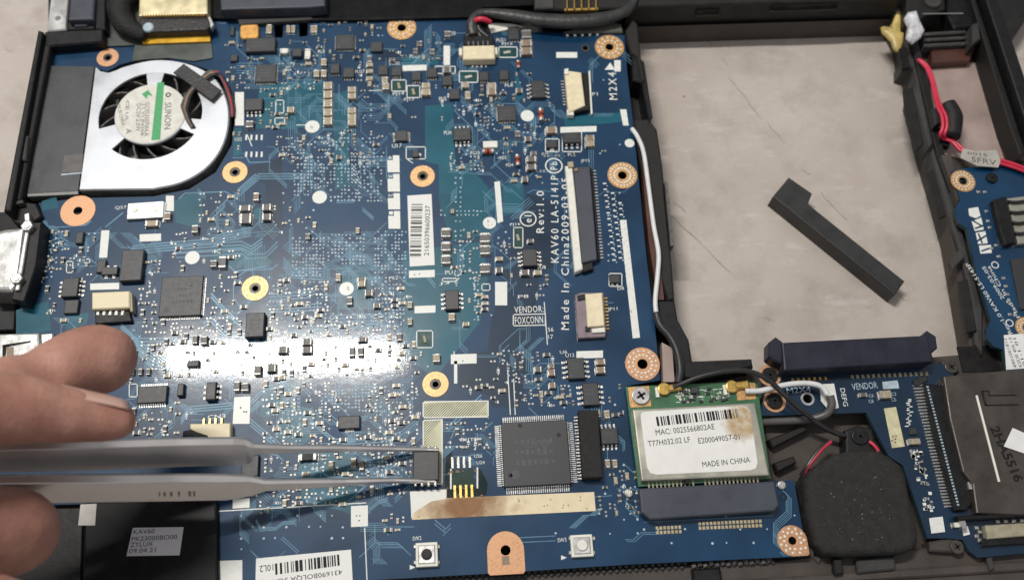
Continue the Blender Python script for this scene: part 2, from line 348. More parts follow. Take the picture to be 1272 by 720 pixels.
prism('bay_frame', [(785, 66), (800, 76), (811, 145), (806, 150), (797, 103), (786, 100)], ZT + .2, 1.6, 'black', ch, ch=.3)
prism('bay_frame', [(787, 148), (806, 147), (816, 160), (823, 205), (827, 250), (835, 330), (838, 372), (829, 374), (815, 330), (806, 250), (795, 200)], ZT + .2, .8, 'plastic', ch, ch=.5)
prism('bay_frame', [(816, 372), (838, 372), (842, 396), (856, 422), (860, 448), (934, 445), (936, 456), (858, 470), (842, 470), (832, 425), (818, 400)], ZT + .2, .9, 'black', ch, ch=.5)
prism('adhesive_strip', [(797, 200), (803, 202), (820, 330), (825, 372), (817, 372), (806, 300)], -2, 1.05, 'mica_dark', ch)
prism('adhesive_strip', [(822, 425), (835, 432), (838, 474), (824, 474)], -2, 1.0, 'mica', ch)
prism('bay_frame_lint', [(826, 225), (829, 225), (837, 305), (833, 305)], -2, 1.1, 'dust_lint', ch)
RF = [(1088, 42), (1104, 38), (1124, 38), (1139, 60), (1150, 110), (1158, 150), (1170, 196), (1184, 240), (1196, 282), (1204, 318), (1216, 360), (1222, 384), (1221, 440), (1196, 446), (1192, 416), (1188, 392), (1176, 336), (1166, 300), (1153, 240), (1137, 203), (1129, 170), (1119, 138), (1123, 125), (1116, 108), (1110, 104), (1109, 96), (1113, 92), (1106, 70)]
RL = [(1090, 34), (1096, 45), (1108, 66), (1112, 88), (1110, 92), (1110, 104), (1120, 107), (1124, 122), (1121, 138), (1128, 160), (1136, 196), (1139, 206), (1152, 250), (1168, 308), (1176, 334), (1187, 385), (1190, 412), (1192, 440)]
RR = [(1221, 440), (1222, 384), (1216, 360), (1204, 318), (1196, 282), (1184, 240), (1170, 196), (1158, 150), (1150, 110), (1140, 64), (1130, 24), (1122, 10)]
ZR = -3.5
b = MB(); b.prism(P2(RL, ZT) + P2(RR, ZR), ZT, ZR, .6); build(b, 'bay_side_frame', 'plastic_grey', ch)
prism('frame_rail', [(1130, 40), (1139, 40), (1172, 182), (1186, 235), (1181, 238), (1164, 190)], ZR, ZR + 1.20, 'plastic', ch, ch=.3)
prism('frame_step', [(1158, 177), (1145, 196), (1147, 199), (1160, 181)], ZR, ZR + 0.40, 'black', ch)
prism('frame_clip', [(1116, 60), (1126, 58), (1132, 84), (1121, 86)], ZR, ZR + 1.00, 'black', ch, ch=.3)
prism('frame_clip', [(1150, 215), (1160, 210), (1176, 268), (1166, 272)], ZR, ZR + 0.50, 'plastic', ch, ch=.25)
prism('frame_clip', [(1190, 350), (1202, 346), (1214, 410), (1200, 414)], ZR, ZR + 0.60, 'plastic', ch, ch=.25)
prism('frame_step', [(1194, 308), (1180, 324), (1184, 334), (1200, 318)], ZR, ZR + 1.80, 'plastic_grey', ch, ch=.3)
prism('frame_step', [(1122, 112), (1134, 108), (1148, 178), (1138, 190), (1126, 150)], ZR, ZR + 0.70, 'plastic', ch, ch=.3)
b = MB(); q = at(1208, 446, ZF); b.box(q.x + 1.5, q.y, 9.5, 6.5, ZF, ZF + .3, 0); build(b, 'cable_channel', 'dark_hole', ch)
# right compartment
prism('outer_wall', [(1205, -60), (1221, -60), (1300, 175), (1284, 182)], ZT + .2, 4.5, 'black', ch, ch=.5, steps=2)
prism('inner_rib', [(1198, -30), (1203, -30), (1262, 150), (1275, 190), (1268, 192), (1254, 155)], ZF, 1.5, 'plastic', ch, ch=.3)
prism('reflector_sheet', [(1152, 79), (1215, 78), (1250, 205), (1226, 206), (1168, 190)], ZF, ZF + .5, 'mica', ch)
prism('reflector_flap', [(1215, 62), (1232, 58), (1262, 158), (1250, 200), (1215, 78)], ZF + .1, ZF + 1.2, 'mica_dark', ch, ch=.2)
prism('compartment_rib', [(1157, 62), (1212, 58), (1205, 76), (1158, 79)], ZF, -2.5, 'mica_dark', ch, ch=.3)
for i in range(3): prism('vent_rib', [(1148, 40 + i * 7), (1200 + i * 3, 37 + i * 7), (1201 + i * 3, 41 + i * 7), (1148, 44 + i * 7)], ZF, -1.5 + .3 * i, 'rib_dusty', ch, ch=.3)
prism('hinge_block', [(1128, -30), (1172, -30), (1175, 12), (1150, 20), (1134, 34), (1124, 30)], ZF, 1.0, 'plastic', ch, ch=.6, steps=2)
prism('hinge_block', [(1176, -30), (1202, -30), (1214, 34), (1186, 36), (1178, 20)], ZF, -1.0, 'black', ch, ch=.5)
b = MB(); q = at(1158, 3, 1.0); b.cyl(q.x, q.y, 2.3, 1.0, 1.9, 24, .3); b.cyl(q.x, q.y, .9, 1.9, 2.0, 12); build(b, 'boss', 'plastic_grey', ch)
b = MB(); b.tube([at(1146, 17.5, 2.2), at(1196, 17, 2.2)], .18, 8, sub=1); build(b, 'metal_rod', 'steel', ch)
prism('clip_tab', [(1208, 30), (1216, 27), (1219, 48), (1208, 56)], ZF, 2.0, 'plastic_grey', ch, ch=.4)
prism('film_tab', [(1245, 112), (1262, 112), (1270, 150), (1252, 160)], -3.5, -3.1, 'plastic', ch)
prism('pcb_tray', [(1170, 192), (1182, 190), (1193, 240), (1190, 252)], ZF, -1.0, 'plastic_brown', ch, ch=.3)
# lower edge
prism('front_edge', [(380, 722), (700, 708), (960, 696), (1010, 690), (1330, 666), (1340, 900), (380, 900)], ZF, -2.6, 'plastic_brown', ch, ch=.4)
prism('front_ridge', [(880, 722), (1300, 694), (1330, 697), (1330, 705), (880, 733)], -2.6, -1.7, 'plastic_brown', ch, ch=.4)
prism('front_latch', [(860, 706), (895, 704), (898, 728), (862, 730)], -2.6, -.6, 'black', ch, ch=.4)
prism('front_latch', [(1064, 694), (1112, 689), (1113, 707), (1066, 712)], -2.6, -.8, 'plastic_grey', ch, ch=.4)
prism('front_clip', [(1036, 694), (1046, 692), (1048, 712), (1038, 714)], -2.6, -.4, 'plastic', ch, ch=.3)
prism('front_clip', [(1222, 676), (1230, 674), (1236, 706), (1230, 708)], -2.6, -.9, 'plastic_grey', ch, ch=.3)
b = MB()
for i in range(66):                                   # cross-hatched gasket along the front edge of the board
    for j in range(2):
        x = 430 + i * 8.1 + j * 4; y = 722 - (x - 430) * .0555 + j * 5
        if 855 < x < 900: continue
        q = at(x, y, -2.0); b.box(q.x, q.y, .85, .85, -2.6, -1.9, .2, math.pi / 4)
build(b, 'gasket_strip', 'plastic_grey', ch, kind='stuff')
b = MB()
for i in range(14):
    q = at(862 + i * 7.2, 702 - i * .42 - (i % 2) * 1.5, -1.6); b.box(q.x, q.y, 1.0, .9, -2.6, -1.4, .25, .3)
build(b, 'gasket_studs', 'dust_lint', ch, kind='stuff')
prism('speaker_well', [(948, 510), (1070, 505), (1140, 560), (1150, 680), (1012, 696), (1004, 600), (960, 596)], ZF + .05, ZF + .35, 'plastic_brown', ch)
prism('screw_boss', [(1050, 534), (1066, 527), (1084, 532), (1090, 566), (1051, 570)], ZF, -1.0, 'plastic', ch, ch=.5, steps=2)
def screw(px, py, z, r, m, parent, name='screw'):
    q = at(px, py, z); b = MB(); b.cyl(q.x, q.y, r, z - .3, z + .5, 24, .25, 0, 2)
    for k in range(2):
        b.box(q.x, q.y, r * 1.05, r * .26, z + .5, z + .53, 0, .5 + k * math.pi / 2, mi=1)
    return build(b, name, [m, 'dark_hole'], parent)
screw(1068, 542, -1.0, 2.0, 'black', ch)
prism('side_boss', [(1170, 448), (1186, 446), (1193, 462), (1172, 464)], ZF, -.6, 'plastic_brown', ch, ch=.3)
screw(1181, 456, -.6, 1.6, 'steel_dark', ch)
prism('bracket', [(1155, 672), (1180, 668), (1196, 672), (1198, 682), (1186, 686), (1156, 684)], ZF, -.7, 'plastic_brown', ch, ch=.4)
screw(1188, 679, -.7, 1.5, 'plastic_brown', ch)
for pts in ([(962, 574), (986, 566), (990, 574), (966, 586)], [(955, 545), (1000, 528), (1004, 534), (960, 556)]):
    prism('floor_rib', pts, ZF, -2.5, 'plastic', ch, ch=.3)
# hinge at the rear left corner
hg = ch
prism('hinge_plate', [(66, -30), (88, -30), (82, 37), (58, 39)], -2, 3.6, 'shell', hg, ch=.3)
prism('hinge_cap', [(89, -30), (119, -30), (116, 24), (84, 25)], -2, 5.0, 'slate', hg, ch=.6, steps=2)
prism('hinge_bracket', [(83, 27), (118, 26), (117, 36), (82, 37.5)], -2, 2.6, 'plastic', hg, ch=.3)
prism('spring_clip', [(92, 28.5), (108, 27.5), (108, 32), (92, 33)], 2.6, 3.2, 'slate', hg, ch=.2)
b = MB(); q = at(72, 23, 3.6); b.cyl(q.x, q.y, .75, 3.55, 3.68, 16); build(b, 'rivet', 'alu_edge', hg)
# ------------------------------------------------------------------ motherboard
mb_ = thing('motherboard', 'dark blue laptop motherboard crowded with chips and connectors', 'circuit board', at(450, 400, -1.2))
OUT = [(64, 60), (250, 52), (262, 27), (340, 28), (341, 47), (351, 47), (352, 28), (371, 28), (372, 46), (382, 45), (383, 26.5), (590, 21), (600, 40), (741, 41), (776, 44), (779, 90), (786, 150), (793, 218), (803, 320), (813, 400), (820, 472), (778, 479), (792, 602), (986, 596), (1003, 690), (780, 700.5), (620, 711), (460, 720), (274, 731), (271, 621), (-60, 630), (-60, 432), (18, 432), (26, 380), (40, 330), (52, 262), (48, 252), (100, 246), (190, 244), (235, 235), (268, 214), (288, 180), (293, 140), (282, 104), (262, 88), (232, 78), (190, 70), (150, 80), (133, 89), (116, 84), (62, 88)]
RINGS = [  # x, y, radius px, hole fraction, material, radial solder dots
    (499, 35, 18, .30, 'copper_gold', 12), (757, 59, 18, .28, 'copper_gold', 13), (773, 218, 18.5, .30, 'copper_gold', 22), (798, 452, 21.5, .30, 'copper', 16),
    (292, 214, 15.5, .44, 'copper_gold', 12), (317, 358, 16.5, .44, 'copper_gold', 12), (525, 219, 15.2, .44, 'copper_gold', 12), (541, 477, 16.2, .44, 'copper_gold', 12),
    (97, 262, 21.5, .26, 'copper', 0), (134, 72, 13.5, .42, 'copper', 0)]
def board(outline, holes, name, parent, z0=-1.2, z1=0.0, m='mask'):
    b = MB(); b.prism(P2(outline, z1), z0, z1, 0, 0, 1, 1); c = centre(b); me = b.mesh(name, [m, 'edge'], c)
    if holes:
        t = bpy.data.objects.new('t', me); scn.collection.objects.link(t)
        cb = MB()
        for x, y, r in holes:
            q = at(x, y, z1); cb.cyl(q.x, q.y, r, z0 - 1, z1 + 1, 28)
        co = bpy.data.objects.new('c', cb.mesh('c', ['edge'], c)); scn.collection.objects.link(co)
        md = t.modifiers.new('b', 'BOOLEAN'); md.operation = 'DIFFERENCE'; md.solver = 'EXACT'; md.object = co
        bpy.context.view_layer.update(); dg = bpy.context.evaluated_depsgraph_get()
        me = bpy.data.meshes.new_from_object(t.evaluated_get(dg)); bpy.data.objects.remove(t); bpy.data.objects.remove(co)
    return link(name, me, parent, c)
def rmm(x, y, r, z=0): return r * mmpx(x, y, z)[0]
board(OUT, [(x, y, rmm(x, y, r * h)) for x, y, r, h, m, n in RINGS] + [(628, 683, rmm(628, 683, 7)), (984, 671, rmm(984, 671, 7)), (727, 60, .75)], 'board', mb_)
def ring(px, py, r, hole, m, n, parent, z=0.0, dz=.14):
    q = at(px, py, z); R = rmm(px, py, r, z); b = MB(); b.ring(q.x, q.y, R * hole, R, z, z + dz, 36); o = build(b, 'copper_ring', m, parent)
    if n:
        d = MB()
        for k in range(n):
            a = 2 * math.pi * k / n + .2
            for f, l in ((.80, .26), (.55, .2)) if hole < .35 and n > 11 else ((.80, .2),):
                if n > 20 and f == .55: a += math.pi / n
                d.cyl(q.x + R * f * math.cos(a), q.y + R * f * math.sin(a), max(.16, R * .075), z + dz - .05, z + dz + .1, 8, .06)
        build(d, 'solder_dots', 'ivory', o, kind='stuff')
    if hole > .4:
        d = MB(); d.ring(q.x, q.y, R * .24, R * hole * .98, z - 1.0, z + .02, 24); build(d, 'standoff', 'steel_dark' if px > 400 else 'steel_dark', o)
    return o
for r_ in RINGS: ring(*r_, mb_)
q = at(727, 60, 0); b = MB(); b.ring(q.x, q.y, .75, 1.15, 0, .1, 20); build(b, 'hole_rim', 'steel_dark', mb_)
# D shaped copper pads with holes
def dpad(px, py, w, hh, flat, parent, m, dots=0):
    q = at(px, py, 0); kx, ky = mmpx(px, py); R = w / 2 * kx; n = 26; vs = []; H = R * .27
    def outer(a):
        c, s_ = math.cos(a), math.sin(a)
        if flat == 'S' and s_ < 0: k = 1 / max(abs(c), abs(s_)); return (R * c * k, R * s_ * k * hh)
        if flat == 'SE' and (s_ < 0 < c): k = 1 / max(abs(c), abs(s_)); return (R * c * k, R * s_ * k)
        return (R * c, R * s_)
    for i in range(n * 2):
        a = math.pi * i / n; o = outer(a); hx, hy = H * math.cos(a), H * math.sin(a)
        vs += [(q.x + o[0], q.y + o[1], 0), (q.x + o[0], q.y + o[1], .14), (q.x + hx, q.y + hy, .14), (q.x + hx, q.y + hy, 0)]
    fs = []
    for i in range(n * 2):
        a, c = 4 * i, 4 * ((i + 1) % (n * 2)); fs += [(a, c, c + 1, a + 1), (a + 1, c + 1, c + 2, a + 2), (a + 2, c + 2, c + 3, a + 3)]
    b = MB(); b.add(vs, fs); o = build(b, 'copper_pad', m, parent)
    if dots:
        d = MB()
        for k in range(dots):
            a = 2 * math.pi * k / dots; x, y = outer(a); d.cyl(q.x + x * (.8 - .25 * (k % 2)), q.y + y * (.8 - .25 * (k % 2)), .3, .1, .25, 8, .06)
        build(d, 'solder_dots', 'ivory', o, kind='stuff')
    return o
o = dpad(628, 683, 46, 1.25, 'S', mb_, 'copper')
q = at(628, 692, 0); b = MB(); b.box(q.x, q.y - .6, 1.6, 1.8, .14, .17); build(b, 'wear_patch', 'brown_cap', o)
dpad(984, 671, 37, 1, 'SE', mb_, 'copper', 22)
# -------- occupancy map so that the small stuff keeps clear of the big parts
OCC = [bytearray(1272) for _ in range(720)]
def occ(x0, y0, x1, y1, g=1):
    for y in range(max(0, int(y0 - g)), min(720, int(y1 + g))):
        for x in range(max(0, int(x0 - g)), min(1272, int(x1 + g))): OCC[y][x] = 1
def free(x, y, r=2):
    for yy in range(int(y - r), int(y + r) + 1):
        for xx in range(int(x - r), int(x + r) + 1):
            if not (0 <= xx < 1272 and 0 <= yy < 720) or OCC[yy][xx]: return False
    return True
for x, y, r, *_ in RINGS: occ(x - r, y - r, x + r, y + r)
occ(604, 660, 652, 712); occ(962, 648, 1004, 692)
CACHE = {}
def pxrect(x0, y0, x1, y1, z):
    cx, cy = (x0 + x1) / 2, (y0 + y1) / 2; kx, ky = mmpx(cx, cy, z); q = at(cx, cy, z); return q.x, q.y, (x1 - x0) * kx, (y1 - y0) * ky
# -------- chips
def chip(x0, y0, x1, y1, h=1.0, pins='', n=4, m='chip', name='chip', parent=None, z=0.0, dot=True, pitch=.95, pl=1.0):
    parent = parent or mb_
    x, y, w, d = pxrect(x0, y0, x1, y1, z + h); occ(x0 - 2, y0 - 2, x1 + 2, y1 + 3 + h * 1.5)
    key = ('chip', round(w, 1), round(d, 1), round(h, 1), m)
    if key not in CACHE:
        b = MB(); b.box(0, 0, w, d, 0.08, h, min(.18, h * .18)); 
        if dot and min(w, d) > 1.8: b.cyl(-w / 2 + .18 * min(w, d), -d / 2 + .18 * min(w, d), .07 * min(w, d), h, h + .004, 14, mi=1)
        if min(w, d) > 2.2:                       # faint print: rows of short strokes
            rr = random.Random(int(w * 10 + d * 100)); sz = min(w, d) * .07
            for row in range(2 if min(w, d) < 4 else 3):
                u = -w * .3
                while u < w * .25:
                    l = sz * rr.uniform(.5, 1.0); b.box(u + l / 2, d * (.18 - row * .16), l, sz * rr.choice((.6, 1.0, 1.3)), h, h + .003, mi=1); u += l + sz * .5
        CACHE[key] = b.mesh(name, [m, 'chip_print'])
    o = link(name, CACHE[key], parent, (x, y, z))
    if pins:
        k = ('pins', round(w, 1), round(d, 1), pins, n, round(pl, 2))
        if k not in CACHE:
            b = MB()
            for sd in pins:
                L = w if sd in 'tb' else d; pt = L * pitch / n; pw = pt * (.5 if n > 6 else .42)
                for i in range(n):
                    u = (i - (n - 1) / 2) * pt
                    for e0, e1, z0, z1 in ((0, .3 * pl, .35 * h, .5 * h), (.22 * pl, .34 * pl, .08, .5 * h), (.3 * pl, .95 * pl, .02, .18)):
                        c = (e0 + e1) / 2; ln = e1 - e0
                        if sd == 'l': b.box(-w / 2 - c, u, ln, pw, z0, z1)
                        elif sd == 'r': b.box(w / 2 + c, u, ln, pw, z0, z1)
                        elif sd == 't': b.box(u, d / 2 + c, pw, ln, z0, z1)
                        else: b.box(u, -d / 2 - c, pw, ln, z0, z1)
            CACHE[k] = b.mesh('pins', 'solder' if n < 8 else 'pin')
        p = link('pins', CACHE[k], o, (x, y, z)); p['kind'] = 'stuff'
        e = pl / mmpx(x0, y0)[0]
        if 'l' in pins: occ(x0 - e, y0, x0, y1)
        if 'r' in pins: occ(x1, y0, x1 + e, y1)
        if 't' in pins: occ(x0, y0 - e, x1, y0)
        if 'b' in pins: occ(x0, y1, x1, y1 + e + 2)
    return o
CH = [(305, 47, 342, 64, 1.4), (317, 80, 343, 102, .8, 'lrtb', 9, .35), (304, 122, 326, 137, 1.3, 'b', 4, 1.3), (417, 43, 440, 61, .8, 'lrb', 8, .35), (460, 52, 475, 64, .8), (410, 79, 422, 91, .9, 'b', 4, .35),
      (426, 84, 440, 96, .9, 'b', 4, .5), (469, 81, 482, 93, .9, 'b', 4, .4), (486, 83, 499, 94, .9, 'b', 4, .5), (511, 89, 523, 100, .9, 'b', 4, .5), (530, 84, 543, 96, .9, 'b', 4, .5), (549, 94, 562, 106, .9, 'b', 2, .4),
      (558, 110, 571, 123, .9, 'l', 1, .5), (595, 89, 607, 100, .9, 'b', 4, .5), (620, 87, 632, 99, .9, 'b', 4, .6), (631, 33, 645, 49, .9, 'b', 4, .5), (618, 131, 641, 150, .8, 'lb', 7, .4), (660, 100, 677, 121, 1.3, 'lr', 4, 1.2),
      (563, 159, 585, 174, 1.3, 'tb', 4, 1.3), (699, 164, 721, 177, 1.4, 'b', 3, 1.2), (679, 174, 692, 183, .9, 'b', 1, .7), (491, 162, 506, 175, 1.0, 'lr', 5, .7), (649, 309, 667, 330, 1.3, 'lr', 4, 1.2), (553, 360, 570, 384, 1.3, 'lr', 4, 1.1),
      (705, 444, 726, 470, 1.3, 'lr', 4, 1.3), (724, 475, 744, 503, 1.3, 'lr', 4, 1.3), (746, 531, 768, 551, 1.3, 'tb', 4, 1.2), (199, 343, 251, 392, 1.1, 'rb', 24, .5), (77, 345, 97, 368, 1.3, 'lr', 4, 1.2), (150, 310, 177, 348, 1.8),
      (171, 479, 207, 500, 1.1, 'tb', 12, .8), (305, 388, 328, 418, 2.0), (80, 372, 97, 389, 1.0), (300, 565, 321, 591, 1.2), (232, 447, 247, 455, 1.0, 'b', 5, .6), (220, 476, 228, 491, 1.3), (256, 474, 268, 496, 1.6, 'lr', 3, 1.0), (420, 516, 447, 532, 1.2, 'lb', 1, .5),
      (120, 323, 131, 338, .9), (126, 331, 146, 341, 1.0, 'tb', 2, .6), (94, 288, 103, 302, 1.1), (286, 33, 291, 44, .6), (286, 68, 295, 76, .8), (363, 60, 375, 70, 1.3), (512, 186, 520, 195, .9, 'r', 1, .6), (757, 341, 770, 351, .8, 'b', 2, .6)]
for c in CH:
    c = list(c) + [''] * (5 - len(c)); chip(c[0], c[1], c[2], c[3], c[4], *(c[5:7] if len(c) > 6 else ()), **({'pl': c[7]} if len(c) > 7 else {}))
kbc = chip(624, 522, 707, 602, 1.3, 'lrtb', 30, pl=1.5); occ(614, 510, 716, 612)
# faint logo and lines on the big controller
x, y = at(668, 556, 1.3).x, at(668, 556, 1.3).y
b = MB(); b.ring(x + 1.6, y + 1.0, .75, 1.0, 1.301, 1.304, 20); b.ring(x + 1.5, y + .95, .3, .5, 1.301, 1.304, 14); b.ring(x - 1.8, y + .9, .6, .78, 1.301, 1.304, 18)
for k, (dx, dy, w_) in enumerate(((1.2, -1.4, 1.8), (1.4, -2.6, 1.2), (1.5, -3.4, .8), (-.2, 1.2, .9), (-.3, .6, .7))): b.box(x + dx, y + dy, w_, .28, 1.301, 1.304)
build(b, 'faint_logo', 'chip_print', kbc)
for px, py in ((634, 590), (646, 528), (694, 540)):
    q = at(px, py, 1.3); b = MB(); b.cyl(q.x, q.y, .5, 1.3, 1.304, 16); build(b, 'mould_dimple', 'black', kbc)
x, y = at(231, 356, 1.1).x, at(231, 356, 1.1).y; b = MB()
for dx, dy, w_, h_ in ((0, 1, .35, 1.2), (.9, 1.1, .9, .25), (.9, .2, .9, .25), (1.3, .6, .25, 1), (-1.8, .8, .3, .7), (-3, .9, .3, .5)): b.box(x + dx, y + dy, w_, h_, 1.101, 1.104)
build(b, 'faint_logo', 'chip_print', mb_)
# tall black flash block beside the controller with its pin row
x, y, w_, d_ = pxrect(721, 508, 746, 592, 3.0); b = MB(); b.box(x, y, w_, d_, .05, 3.0, .35, -.02, 0, 2); fo = build(b, 'foam_block', 'foam', mb_); occ(712, 505, 752, 600)
b = MB()
for i in range(20):
    q = at(715.5 + i * .25, 518 + i * 4.0, .2); b.box(q.x, q.y, 1.1, .38, .02, .35, .05)
p = build(b, 'pins', 'solder', fo, kind='stuff')
# -------- two-terminal parts
def smd(cx, cy, w, h, m='beige_cap', ht=None, name='capacitor', rot=None):
    ht = ht or min(1.2, min(w, h) * .16); kx, ky = mmpx(cx, cy, ht); q = at(cx, cy, ht); W, D = w * kx, h * ky
    occ(cx - w / 2 - 1, cy - h / 2 - 1, cx + w / 2 + 1, cy + h / 2 + 2)
    key = ('smd', round(W, 1), round(D, 1), round(ht, 1), m)
    if key not in CACHE:
        b = MB(); hor = W >= D; L = max(W, D); T = min(W, D)
        def bx(u, l, t, z1, mi, c=.08):
            if hor: b.box(u, 0, l, t, .02, z1, c, mi=mi)
            else: b.box(0, u, t, l, .02, z1, c, mi=mi)
        bx(0, L * .62, T, ht * .97, 0)
        for s_ in (-1, 1): bx(s_ * L * .40, L * .20, T * 1.03, ht, 1)
        for s_ in (-1, 1): bx(s_ * L * .52, L * .14, T * 1.1, .12, 1, .03)
        CACHE[key] = b.mesh(name, [m, 'solder'])
    return link(name, CACHE[key], mb_, (q.x, q.y, 0))
for y in (106, 117, 128, 139, 150): smd(407, y, 11, 9)
for y in (111, 119, 137, 145, 152): smd(437, y, 10, 7)
for x, y in ((393, 91), (402, 91), (402, 77)): smd(x, y, 7, 9)
SM = [(459, 73, 6, 8, 'grey_cap'), (459, 80, 8, 5), (459, 88, 8, 5), (459, 97, 8, 5), (459, 104, 5, 6), (478, 99, 8, 7), (479, 107, 9, 8), (529, 106, 10, 7), (529, 114, 11, 8), (578, 105, 9, 7), (581, 118, 7, 10), (611, 106, 11, 7), (611, 113, 11, 9, 'brown_cap'),
      (654, 53, 14, 8, 'brown_cap'), (654, 63, 14, 9, 'brown_cap'), (654, 42, 12, 10, 'grey_cap'), (685, 161, 14, 8, 'brown_cap'), (733, 171, 11, 7, 'brown_cap'), (733, 178, 11, 7, 'beige_cap'), (555, 86, 10, 8, 'grey_cap'),
      (554, 289, 11, 10, 'grey_cap'), (554, 306, 11, 10, 'grey_cap'), (554, 322, 11, 10, 'grey_cap'), (602, 295, 12, 11, 'grey_cap'), (602, 310, 12, 11, 'grey_cap'), (602, 333, 12, 11, 'grey_cap'), (659, 299, 8, 5, 'grey_cap'), (652, 338, 11, 7, 'grey_cap'), (668, 338, 10, 6, 'beige_cap'),
      (620, 335, 9, 7, 'grey_cap'), (620, 321, 9, 5, 'beige_cap'), (561, 393, 8, 9, 'beige_cap'), (579, 402, 8, 5, 'beige_cap'), (542, 444, 9, 10, 'beige_cap'), (509, 378, 6, 8, 'beige_cap'), (509, 399, 6, 8, 'beige_cap'), (496, 418, 6, 9, 'grey_cap'),
      (685, 454, 7, 6, 'brown_cap'), (685, 462, 9, 8, 'brown_cap'), (686, 478, 8, 7, 'brown_cap'), (668, 458, 9, 7, 'grey_cap'), (746, 449, 12, 7, 'brown_cap'), (746, 459, 12, 8, 'brown_cap'), (743, 513, 6, 9, 'beige_cap'), (754, 514, 7, 10, 'beige_cap'), (755, 575, 6, 10, 'beige_cap'), (764, 575, 6, 10, 'beige_cap'),
      (449, 347, 11, 6, 'grey_cap'), (449, 352, 10, 7, 'beige_cap'), (458, 363, 10, 8, 'grey_cap'), (434, 373, 7, 10, 'grey_cap'), (420, 344, 6, 9, 'beige_cap'), (468, 379, 9, 6, 'grey_cap'), (444, 286, 5, 7, 'beige_cap'), (382, 293, 6, 7, 'grey_cap'), (421, 195, 7, 5, 'grey_cap'),
      (381, 424, 12, 8, 'grey_cap'), (381, 434, 13, 8, 'grey_cap'), (351, 434, 12, 8, 'grey_cap'), (437, 436, 7, 12, 'grey_cap'), (448, 436, 7, 11, 'grey_cap'), (450, 421, 11, 6, 'grey_cap'), (320, 459, 8, 12, 'grey_cap'), (337, 456, 11, 10, 'grey_cap'), (294, 479, 7, 12, 'grey_cap'), (304, 480, 9, 10, 'grey_cap'),
      (242, 421, 6, 11, 'grey_cap'), (253, 422, 8, 10, 'grey_cap'), (164, 461, 5, 8, 'grey_cap'), (174, 461, 5, 8, 'grey_cap'), (184, 461, 5, 8, 'grey_cap'), (411, 577, 6, 10, 'beige_cap'), (439, 574, 6, 12, 'brown_cap'), (449, 577, 6, 12, 'brown_cap'), (382, 567, 22, 8, 'black'),
      (304, 258, 14, 7, 'grey_cap'), (305, 271, 14, 12, 'grey_cap'), (331, 257, 11, 8, 'grey_cap'), (331, 269, 11, 8, 'grey_cap'), (318, 244, 7, 10, 'brown_cap'), (265, 327, 8, 8, 'grey_cap'), (276, 325, 9, 14, 'grey_cap'), (242, 284, 8, 9, 'grey_cap'), (188, 277, 16, 7, 'beige_cap'), (208, 268, 7, 9, 'brown_cap'),
      (361, 136, 9, 7, 'beige_cap'), (334, 36, 7, 11, 'beige_cap'), (358, 36, 5, 9, 'beige_cap'), (364, 36, 5, 9, 'beige_cap'), (388, 36, 5, 9, 'beige_cap'), (392, 36, 4, 9, 'beige_cap'), (382, 67, 7, 13, 'ivory'), (353, 63, 11, 6, 'ivory'), (606, 187, 7, 6, 'brown_cap'), (310, 154, 9, 8, 'grey_cap'),
      (308, 155, 7, 6, 'grey_cap'), (645, 112, 8, 6, 'grey_cap'), (622, 132, 7, 5, 'grey_cap'), (660, 197, 12, 7, 'grey_cap'), (660, 207, 12, 7, 'grey_cap'), (652, 222, 8, 7, 'grey_cap'), (670, 111, 5, 5, 'grey_cap'), (537, 64, 6, 7, 'grey_cap'), (521, 54, 7, 6, 'grey_cap'), (556, 42, 8, 7, 'grey_cap'), (516, 63, 6, 6, 'grey_cap'), (487, 74, 7, 5, 'grey_cap'), (643, 166, 7, 7, 'grey_cap'), (656, 172, 8, 6, 'grey_cap'), (663, 190, 7, 5, 'grey_cap'), (562, 262, 5, 5, 'beige_cap')]
for s_ in SM:
    m_ = s_[4] if len(s_) > 4 else 'beige_cap'; smd(*s_[:4], m_, name='resistor' if m_ == 'grey_cap' else 'capacitor')
# glass diodes
def diode(cx, cy, w, h, rotv):
    q = at(cx, cy, .8); kx, ky = mmpx(cx, cy); L, r = (h * ky, w * kx / 2) if rotv else (w * kx, h * ky / 2); d = Vector((0, 1, 0)) if rotv else Vector((1, 0, 0)); c = Vector((q.x, q.y, r + .05)); occ(cx - w / 2, cy - h / 2, cx + w / 2, cy + h / 2)
    b = MB(); b.tube([c - d * L * .28, c + d * L * .28], r, 12, 0, 1); b.tube([c - d * L * .5, c - d * L * .28], r * 1.05, 12, 1, 1); b.tube([c + d * L * .28, c + d * L * .5], r * 1.05, 12, 1, 1); b.tube([c - d * L * .05, c + d * L * .08], r * 1.02, 12, 2, 1)
    build(b, 'diode', ['glass_red', 'solder', 'ink'], mb_)
diode(672, 143, 7, 15, True); diode(606, 188, 14, 6, False); diode(643, 199, 6, 13, True); diode(644, 80, 5, 9, True)
o = prism('crystal', [(299, 31), (319, 30), (321, 33), (321, 45), (318, 48), (301, 48), (298, 45), (298, 34)], .1, 1.3, 'amber', mb_, ch=.25); occ(296, 28, 323, 50)
x, y, w_, d_ = pxrect(600, 175, 618, 183, .9); b = MB(); b.box(x, y, w_, d_, .05, .9, .1); build(b, 'fuse', 'ivory', mb_); occ(598, 173, 620, 184)
# shield can with two dimples
x, y, w_, d_ = pxrect(158, 251, 203, 271, 1.0); b = MB(); b.box(x, y, w_, d_, .05, 1.0, .15, .03); o = build(b, 'crystal_can', 'shell', mb_); occ(155, 248, 208, 276)
for px in (168, 193):
    q = at(px, 261, 1.0); b = MB(); b.cyl(q.x, q.y, .55, 1.0, 1.12, 16, .08); build(b, 'dimple', 'shield', o)
b = MB(); b.box(*pxrect(203, 252, 205, 276, .4), .02, .5); build(b, 'bracket', 'silk', o)
